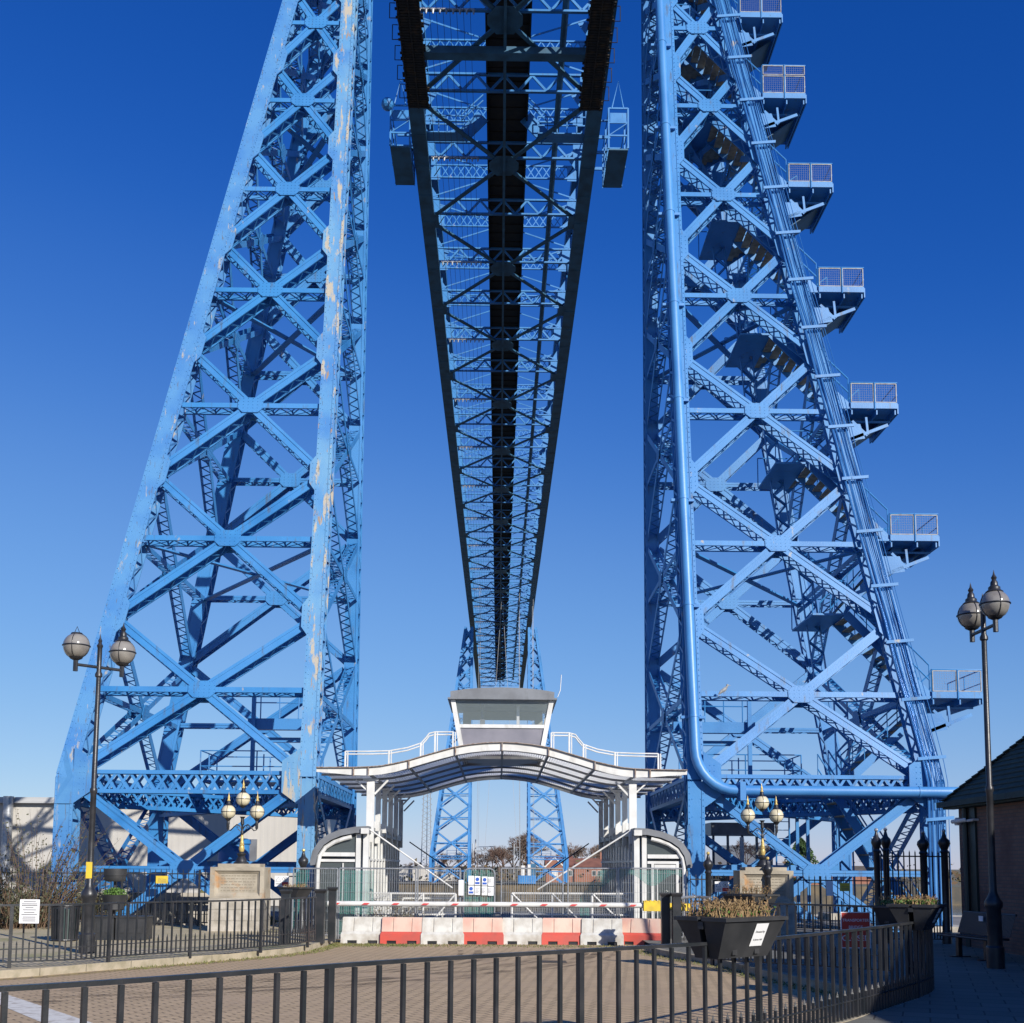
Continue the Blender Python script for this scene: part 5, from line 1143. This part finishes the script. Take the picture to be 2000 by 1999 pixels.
# glass shelter, ladder and tank behind the right tower
t = thing('glass_shelter', 'grey-roofed glass shelter seen through the right tower base', 'shelter', (9, 44, 0)); a = P(1385, 1610, 43); b = P(1508, 1622, 43); mb = MB(); mb.box(a.x, b.x, 42.6, 44.2, P(1450, 1632, 43).z, P(1450, 1608, 43).z); mb.build('roof', ogrey, t); mb = MB()
for k in range(5): x = a.x+.1+(b.x-a.x-.2)*k/4; mb.box(x-.04, x+.04, 42.7, 42.8, 0, P(1450, 1632, 43).z)
mb.build('frame', ogrey, t); MB().quad((a.x+.1, 42.75, .1), (b.x-.1, 42.75, .1), (b.x-.1, 42.75, 2.6), (a.x+.1, 42.75, 2.6)).build('glazing', gwin, t); mb = MB(); x = P(1450, 1700, 42.6).x; mb.box(x-.07, x+.07, 42.6, 42.68, 0, 2.9); mb.build('white_post', white, t)
t = thing('ladder', 'blue vertical access ladder beneath the right tower girder', 'ladder', (10, 39.5, 0)); mb = MB(); a = P(1529, 1650, 39); 
for dx in (-.22, .22): mb.tube([(a.x+dx, 39, 0), (a.x+dx, 39, 3.8)], .03, 6)
for k in range(13): mb.tube([(a.x-.22, 39, .25+k*.28), (a.x+.22, 39, .25+k*.28)], .015, 5)
for dx in (.45, .8): mb.box(a.x+dx, a.x+dx+.1, 39, 39.1, 0, 3.8)
mb.build('rungs', blue, t)
# --- shrubs
def shrub(label, c, n, h, spread, m1, m2, ls=(.02, .05), name='shrub', nl=16, droop=.5):
    t = thing(name, label, 'shrub', c); mb = MB(); lf = MB(); c = V(c)
    for i in range(n):
        a = random.uniform(0, 6.28); r_ = random.uniform(0, spread*.25); p = c+V((math.cos(a)*r_, math.sin(a)*r_, 0)); L = h*random.uniform(.45, 1); out = V((math.cos(a), math.sin(a)*.6, 0)); pts = [p]; d = (V((0, 0, 1))+out*random.uniform(.1, .6)).normalized()
        for k in range(5): d = (d+out*.14*droop+V((random.uniform(-.15, .15), random.uniform(-.15, .15), -.03*k*droop))).normalized(); pts.append(pts[-1]+d*L/5)
        mb.tube(pts, [.012, .010, .008, .006, .004, .002], 4)
        for k in range(nl):
            f_ = random.uniform(.25, 1)*5; q = int(min(f_, 4.999)); leaf(lf, pts[q].lerp(pts[q+1], f_-q)+V((random.gauss(0, .05), random.gauss(0, .05), random.gauss(0, .05))), random.uniform(*ls))
    mb.build('stem', m1, t); lf.build('foliage', m2, t); return t
shrub('straggly winter buddleia bush at the left edge before the warehouse', tuple(G(60, 1812, .12)), 120, 3.3, 4.2, twig, leafy, (.02, .05), nl=20, droop=.6)
shrub('dense low evergreen bush at the far left behind the railings', tuple(G(10, 1812, .12)), 170, 1.25, 5.5, twig, leafy, (.02, .05), nl=34)
shrub('dense low bush left of the left tower leg, behind railings', (-11.6, 33.6, .1), 120, 1.2, 3.5, twig, leafy, (.02, .05), nl=30)
shrub('pale grey-leaved shrub beside the left pavilion behind the mesh fence', (P(770, 1800, 30.2).x, 30.3, 0), 60, 1.05, 2.2, twig, mat('pale_leaf', (.30, .28, .20), .8, 0, (.15, .13, .09), 12), (.015, .04), nl=26)
# ------------------------------------------------------------------ far bank
def bare_tree_mesh(seed, H):
    rnd = random.Random(seed); mb = MB(); tr_ = MB()
    def grow(p, d, L, r_, lv):
        q = p+d*L; (tr_ if lv < 2 else mb).tube([p, q], [r_, r_*.65], 5 if lv < 2 else 3, False)
        if lv >= 6: return
        for k in range(3 if lv < 5 else 4):
            nd = (d+V((rnd.gauss(0, .42), rnd.gauss(0, .42), rnd.gauss(.1, .25)))).normalized(); grow(p+d*L*rnd.uniform(.55, 1), nd, L*rnd.uniform(.62, .82), max(r_*.6, .02), lv+1)
    grow(V((0, 0, 0)), V((0, 0, 1)), H*.24, H*.018, 0); return tr_, mb
tw1 = mat('reddish_far_twigs', (.17, .10, .075), 1, 0, (.12, .075, .055), .5); tw2 = mat('grey_far_twigs', (.20, .15, .12), 1, 0, (.14, .10, .08), .5)
TP = []
for k in range(4):
    t = thing('bare_tree', 'x', 'tree', (0, 0, 0), 'leafless trees on the far bank'); a_, b_ = bare_tree_mesh(20+k, 11); a_.build('trunk', bark, t); b_.build('crown', tw1 if k % 2 else tw2, t); TP.append(t)
tpos = [(905, 250, .75), (935, 262, .85), (948, 240, .8), (962, 265, .95), (975, 255, .9), (988, 245, .85), (1003, 268, 1.15), (1015, 272, 1.3), (1024, 262, 1.35), (1038, 275, 1.25), (875, 280, .8), (858, 270, .75), (840, 300, .6), (1120, 290, 1.1), (1135, 275, 1.2), (1150, 300, 1.0), (1165, 320, 1.2), (1090, 300, .8), (800, 330, .6), (760, 350, .6), (1640, 330, .9), (1690, 350, .9), (1480, 300, 1.3), (1455, 280, 1.2), (1250, 310, .9)]
words = ['short reddish', 'broad reddish', 'grey-brown', 'tall grey-brown']
for i, (px, Y, s_) in enumerate(tpos):
    o = TP[i] if i < 4 else copy_tree(TP[i % 4]); p = P(px, 1715, Y); o.location = (p.x, Y, -1.3); o.scale = (s_*1.45, s_*1.2, s_*1.15); o.rotation_euler = (0, 0, i*1.7); o['group'] = 'leafless trees on the far bank'
    k_ = sorted(q[0] for q in tpos).index(px)+1
    where = 'between the far towers' if 925 < px < 1060 else 'behind the far left tower' if px < 925 else 'right of the far right tower' if px < 1300 else 'seen through the right tower base'
    o['label'] = 'leafless %s tree %s, %s of its row' % (words[i % 4], where, ('1st', '2nd', '3rd')[k_-1] if k_ < 4 else '%dth' % k_)
und = MB(); rnd = random.Random(5)
for i in range(5200):
    px = rnd.uniform(-300, 2300); Y = rnd.uniform(232, 300); p = P(px, 1700, Y); z = -1.3+abs(rnd.gauss(0, 1.6)); c = V((p.x, Y, z)); s_ = rnd.uniform(.25, .8)
    a = V((rnd.gauss(0, 1), rnd.gauss(0, 1), rnd.gauss(0, 1))).normalized(); b = a.cross(V((rnd.gauss(0, 1), rnd.gauss(0, 1), rnd.gauss(0, 1)))).normalized(); und.quad(c-a*s_, c+b*s_*.5, c+a*s_, c-b*s_*.5)
struct(und.build('undergrowth', mat('winter_scrub', (.13, .085, .05), 1, 0, (.09, .085, .04), .08)), 'stuff')
# evergreen behind the right tower
Ye = 150; t = thing('evergreen_tree', 'dark green conical evergreen seen through the right tower base', 'tree', (P(1565, 1700, 215).x, 215, -1.3)); c = P(1565, 1690, 215); mb = MB(); rnd = random.Random(3)
for i in range(5200):
    f_ = rnd.random()**.8; a = rnd.uniform(0, 6.28); rad = 5.2*(1-f_)**.7*(.75+.25*math.sin(a*5+f_*20))*rnd.uniform(.5, 1)**.5; q = V((c.x+math.cos(a)*rad, 215+math.sin(a)*rad, -1+f_*8.2)); leaf(mb, q, rnd.uniform(.12, .32))
mb.build('crown', everg, t); MB().tube([(c.x, 215, -1.3), (c.x, 215, 5)], [.25, .08], 8).build('trunk', bark, t)
def house(px0, px1, Y, hz, label, rz=0, gable=True, roofm=None):
    a = P(px0, 1715, Y); b = P(px1, 1715, Y); W = b.x-a.x; D = 7.; t = thing('house', label, 'house', ((a.x+b.x)/2, Y, -1.3)); z0 = -1.3; ze = z0+hz*.62; zr = z0+hz
    MB().box(a.x, b.x, Y, Y+D, z0, ze).build('wall', rbrick, t); mb = MB(); mb.prism([(a.x-.3, Y-.3, ze), (a.x-.3, Y+D/2, zr), (a.x-.3, Y+D+.3, ze)], (W+.6, 0, 0)); ro = mb.build('roof', roofm or roof_r, t)
    if gable:
        gx = a.x+W*.3; mb = MB(); mb.prism([(gx-1.7, Y-.5, z0), (gx+1.7, Y-.5, z0), (gx+1.7, Y-.5, ze-.1), (gx, Y-.5, zr-.5), (gx-1.7, Y-.5, ze-.1)], (0, 1.5, 0)); mb.build('gable', rbrick, t)
        mb = MB()
        for s in (-1, 1): mb.bar((gx+s*1.95, Y-.56, ze-.3), (gx, Y-.56, zr-.35), .25, .08, (0, 1, 0))
        mb.build('bargeboard', white, t); MB().box(gx-.6, gx+.6, Y-.56, Y-.51, z0+1.2, z0+2.3).build('window', white, t)
    MB().box(b.x-1.6, b.x-.9, Y+D/2-.4, Y+D/2+.4, zr-.6, zr+1.2).build('chimney', rbrick, ro)
    for k in range(3):
        x = a.x+W*(.5+.16*k); wd = MB().box(x, x+.9, Y-.04, Y-.002, z0+1.2, z0+2.3).build('window', white, t); MB().box(x+.08, x+.82, Y-.05, Y-.042, z0+1.28, z0+2.22).build('pane', gwin, wd)
roof_r = mat('red_roof_tiles', (.20, .085, .06), .9, 0, (.14, .06, .045), .8); roof_b = mat('brown_roof_tiles', (.11, .09, .075), .9, 0, (.07, .06, .05), .8)
house(1068, 1118, 232, 5.2, 'red brick bungalow with white-edged gable by the far right tower'); house(1122, 1190, 238, 4.8, 'red-roofed brick bungalow right of the gabled one', 0, False)
house(1530, 1650, 190+30, 3.6, 'brown-roofed brick house below the evergreen tree', 0, False, roof_b); house(1660, 1745, 235, 3.6, 'brick house far right seen through the tower stairs', 0, False, roof_b); house(1420, 1500, 240, 3.4, 'brick house with brown roof behind the glass shelter', 0, False, roof_b)
t = thing('industrial_shed', 'pale grey low shed on the far bank behind the far left tower', 'shed', (P(850, 1700, 240).x, 240, -1.3)); a, b = P(760, 1700, 240), P(905, 1700, 240); MB().box(a.x, b.x, 240, 252, -1.3, 1.3).build('wall', corr, t); MB().box(a.x-.2, b.x+.2, 239.8, 252.2, 1.3, 1.6).build('roof', ogrey, t)
# radio mast, street lights, gondola
t = thing('radio_mast', 'thin pale lattice radio mast left of the far left tower', 'mast', (P(830, 1700, 260).x, 260, -1.3)); mb = MB(); x = P(832, 1700, 260).x; 
for dx, dy in ((-.9, 0), (.9, 0), (0, 1.5)): mb.tube([(x+dx*1.3, 260+dy, -1.3), (x+dx*.8, 260+dy, 18)], .12, 4)
for k in range(15):
    z = -1+k*1.25; mb.bar((x-1.1, 260, z), (x+1.1, 260, z+1.25), .09, .09); mb.bar((x+1.1, 260, z), (x-1.1, 260, z+1.25), .09, .09)
mb.build('lattice', galv, t)
for i, (px, py, Y) in enumerate(((929, 1640, 235), (924, 1648, 255), (920, 1652, 275))):
    a = P(px, py, Y); tag(MB().tube([(a.x, Y, -1.3), (a.x, Y, a.z)], .12, 5).tube([(a.x, Y, a.z-1.5), (a.x+2.4+.6*(2-i), Y, a.z-1.4)], .07, 5).box(a.x+1.6+.6*(2-i), a.x+2.6+.6*(2-i), Y-.2, Y+.2, a.z-1.5, a.z-1.3).build('street_light', galv), 'distant grey road light right of the far left tower, %s of three' % ('tallest', 'middle', 'shortest')[i], 'street light', 'distant road lights')
a = P(1004, 1648, 250); tag(MB().tube([(a.x, 250, -1.3), (a.x, 250, a.z)], .1, 5).tube([(a.x, 250, a.z-.8), (a.x+1, 250, a.z-.8)], .08, 5).build('street_light', galv), 'distant road light before the tall bare trees between the far towers', 'street light')
t = thing('transporter_gondola', 'small blue gondola resting at the far bank between the far towers', 'gondola', (P(1030, 1715, 205).x, 205, -1.3)); a, b = P(1012, 1715, 205), P(1046, 1715, 205)
MB().box(a.x, b.x, 203, 209, -1.2, .2).build('platform', blue, t); MB().box(b.x-1.4, b.x, 203.2, 208.8, .2, 2.2).build('cabin', dblue, t); mb = MB()
for x in (a.x+.3, b.x-.3):
    for y in (203.3, 208.7): mb.tube([(x, y, .2), (x-.4, y, 50.9)], .04, 4)
mb.build('hanger_cable', galv, t); MB().box(a.x+.5, a.x+1.1, 203.0, 203.6, .2, 1.9).box(a.x+1.6, a.x+2.1, 203.0, 203.6, .2, 2.1).build('kiosk', white, t)
t = thing('suspension_cables', 'thin crossing cables hanging below the span, seen under the canopy', 'cable', (0, 200, 51)); mb = MB(); top = V((.3, 207, 50.9))
for px in (944, 1012): p = P(px, 1702, 203); mb.tube([p, top], .035, 4)
for px in (931, 934): p = P(px, 1702, 203); mb.tube([p, (p.x, 203, 50.9)], .035, 4)
mb.build('cable', galv, t)
t = thing('mobile_home', 'x', 'caravan', (0, 0, 0)) if False else None
# bird on a strut of the right tower, and one perched on the left
def bird(px, py, Y, label):
    p = P(px, py, Y); t = thing('bird', label, 'bird', tuple(p)); mb = MB(); mb.tube([p+V((-.16, 0, -.06)), p+V((-.08, 0, .02)), p+V((.02, 0, .09)), p+V((.08, 0, .16)), p+V((.1, 0, .2))], [.01, .05, .06, .035, .03], 8); mb.sph(p+V((.1, 0, .21)), .035, 8, 6); mb.tube([p+V((.13, 0, .21)), p+V((.2, 0, .2))], [.012, .003], 5)
    for dx in (-.01, .03): mb.tube([p+V((dx, 0, .04)), p+V((dx, 0, -.04))], .006, 4)
    mb.build('body', mat('bird_plumage', (.35, .35, .34), .8, 0, (.12, .12, .12), 8), t, True)
bird(1414, 1353, 32.9, 'grey gull perched on the lowest strut of the right tower')
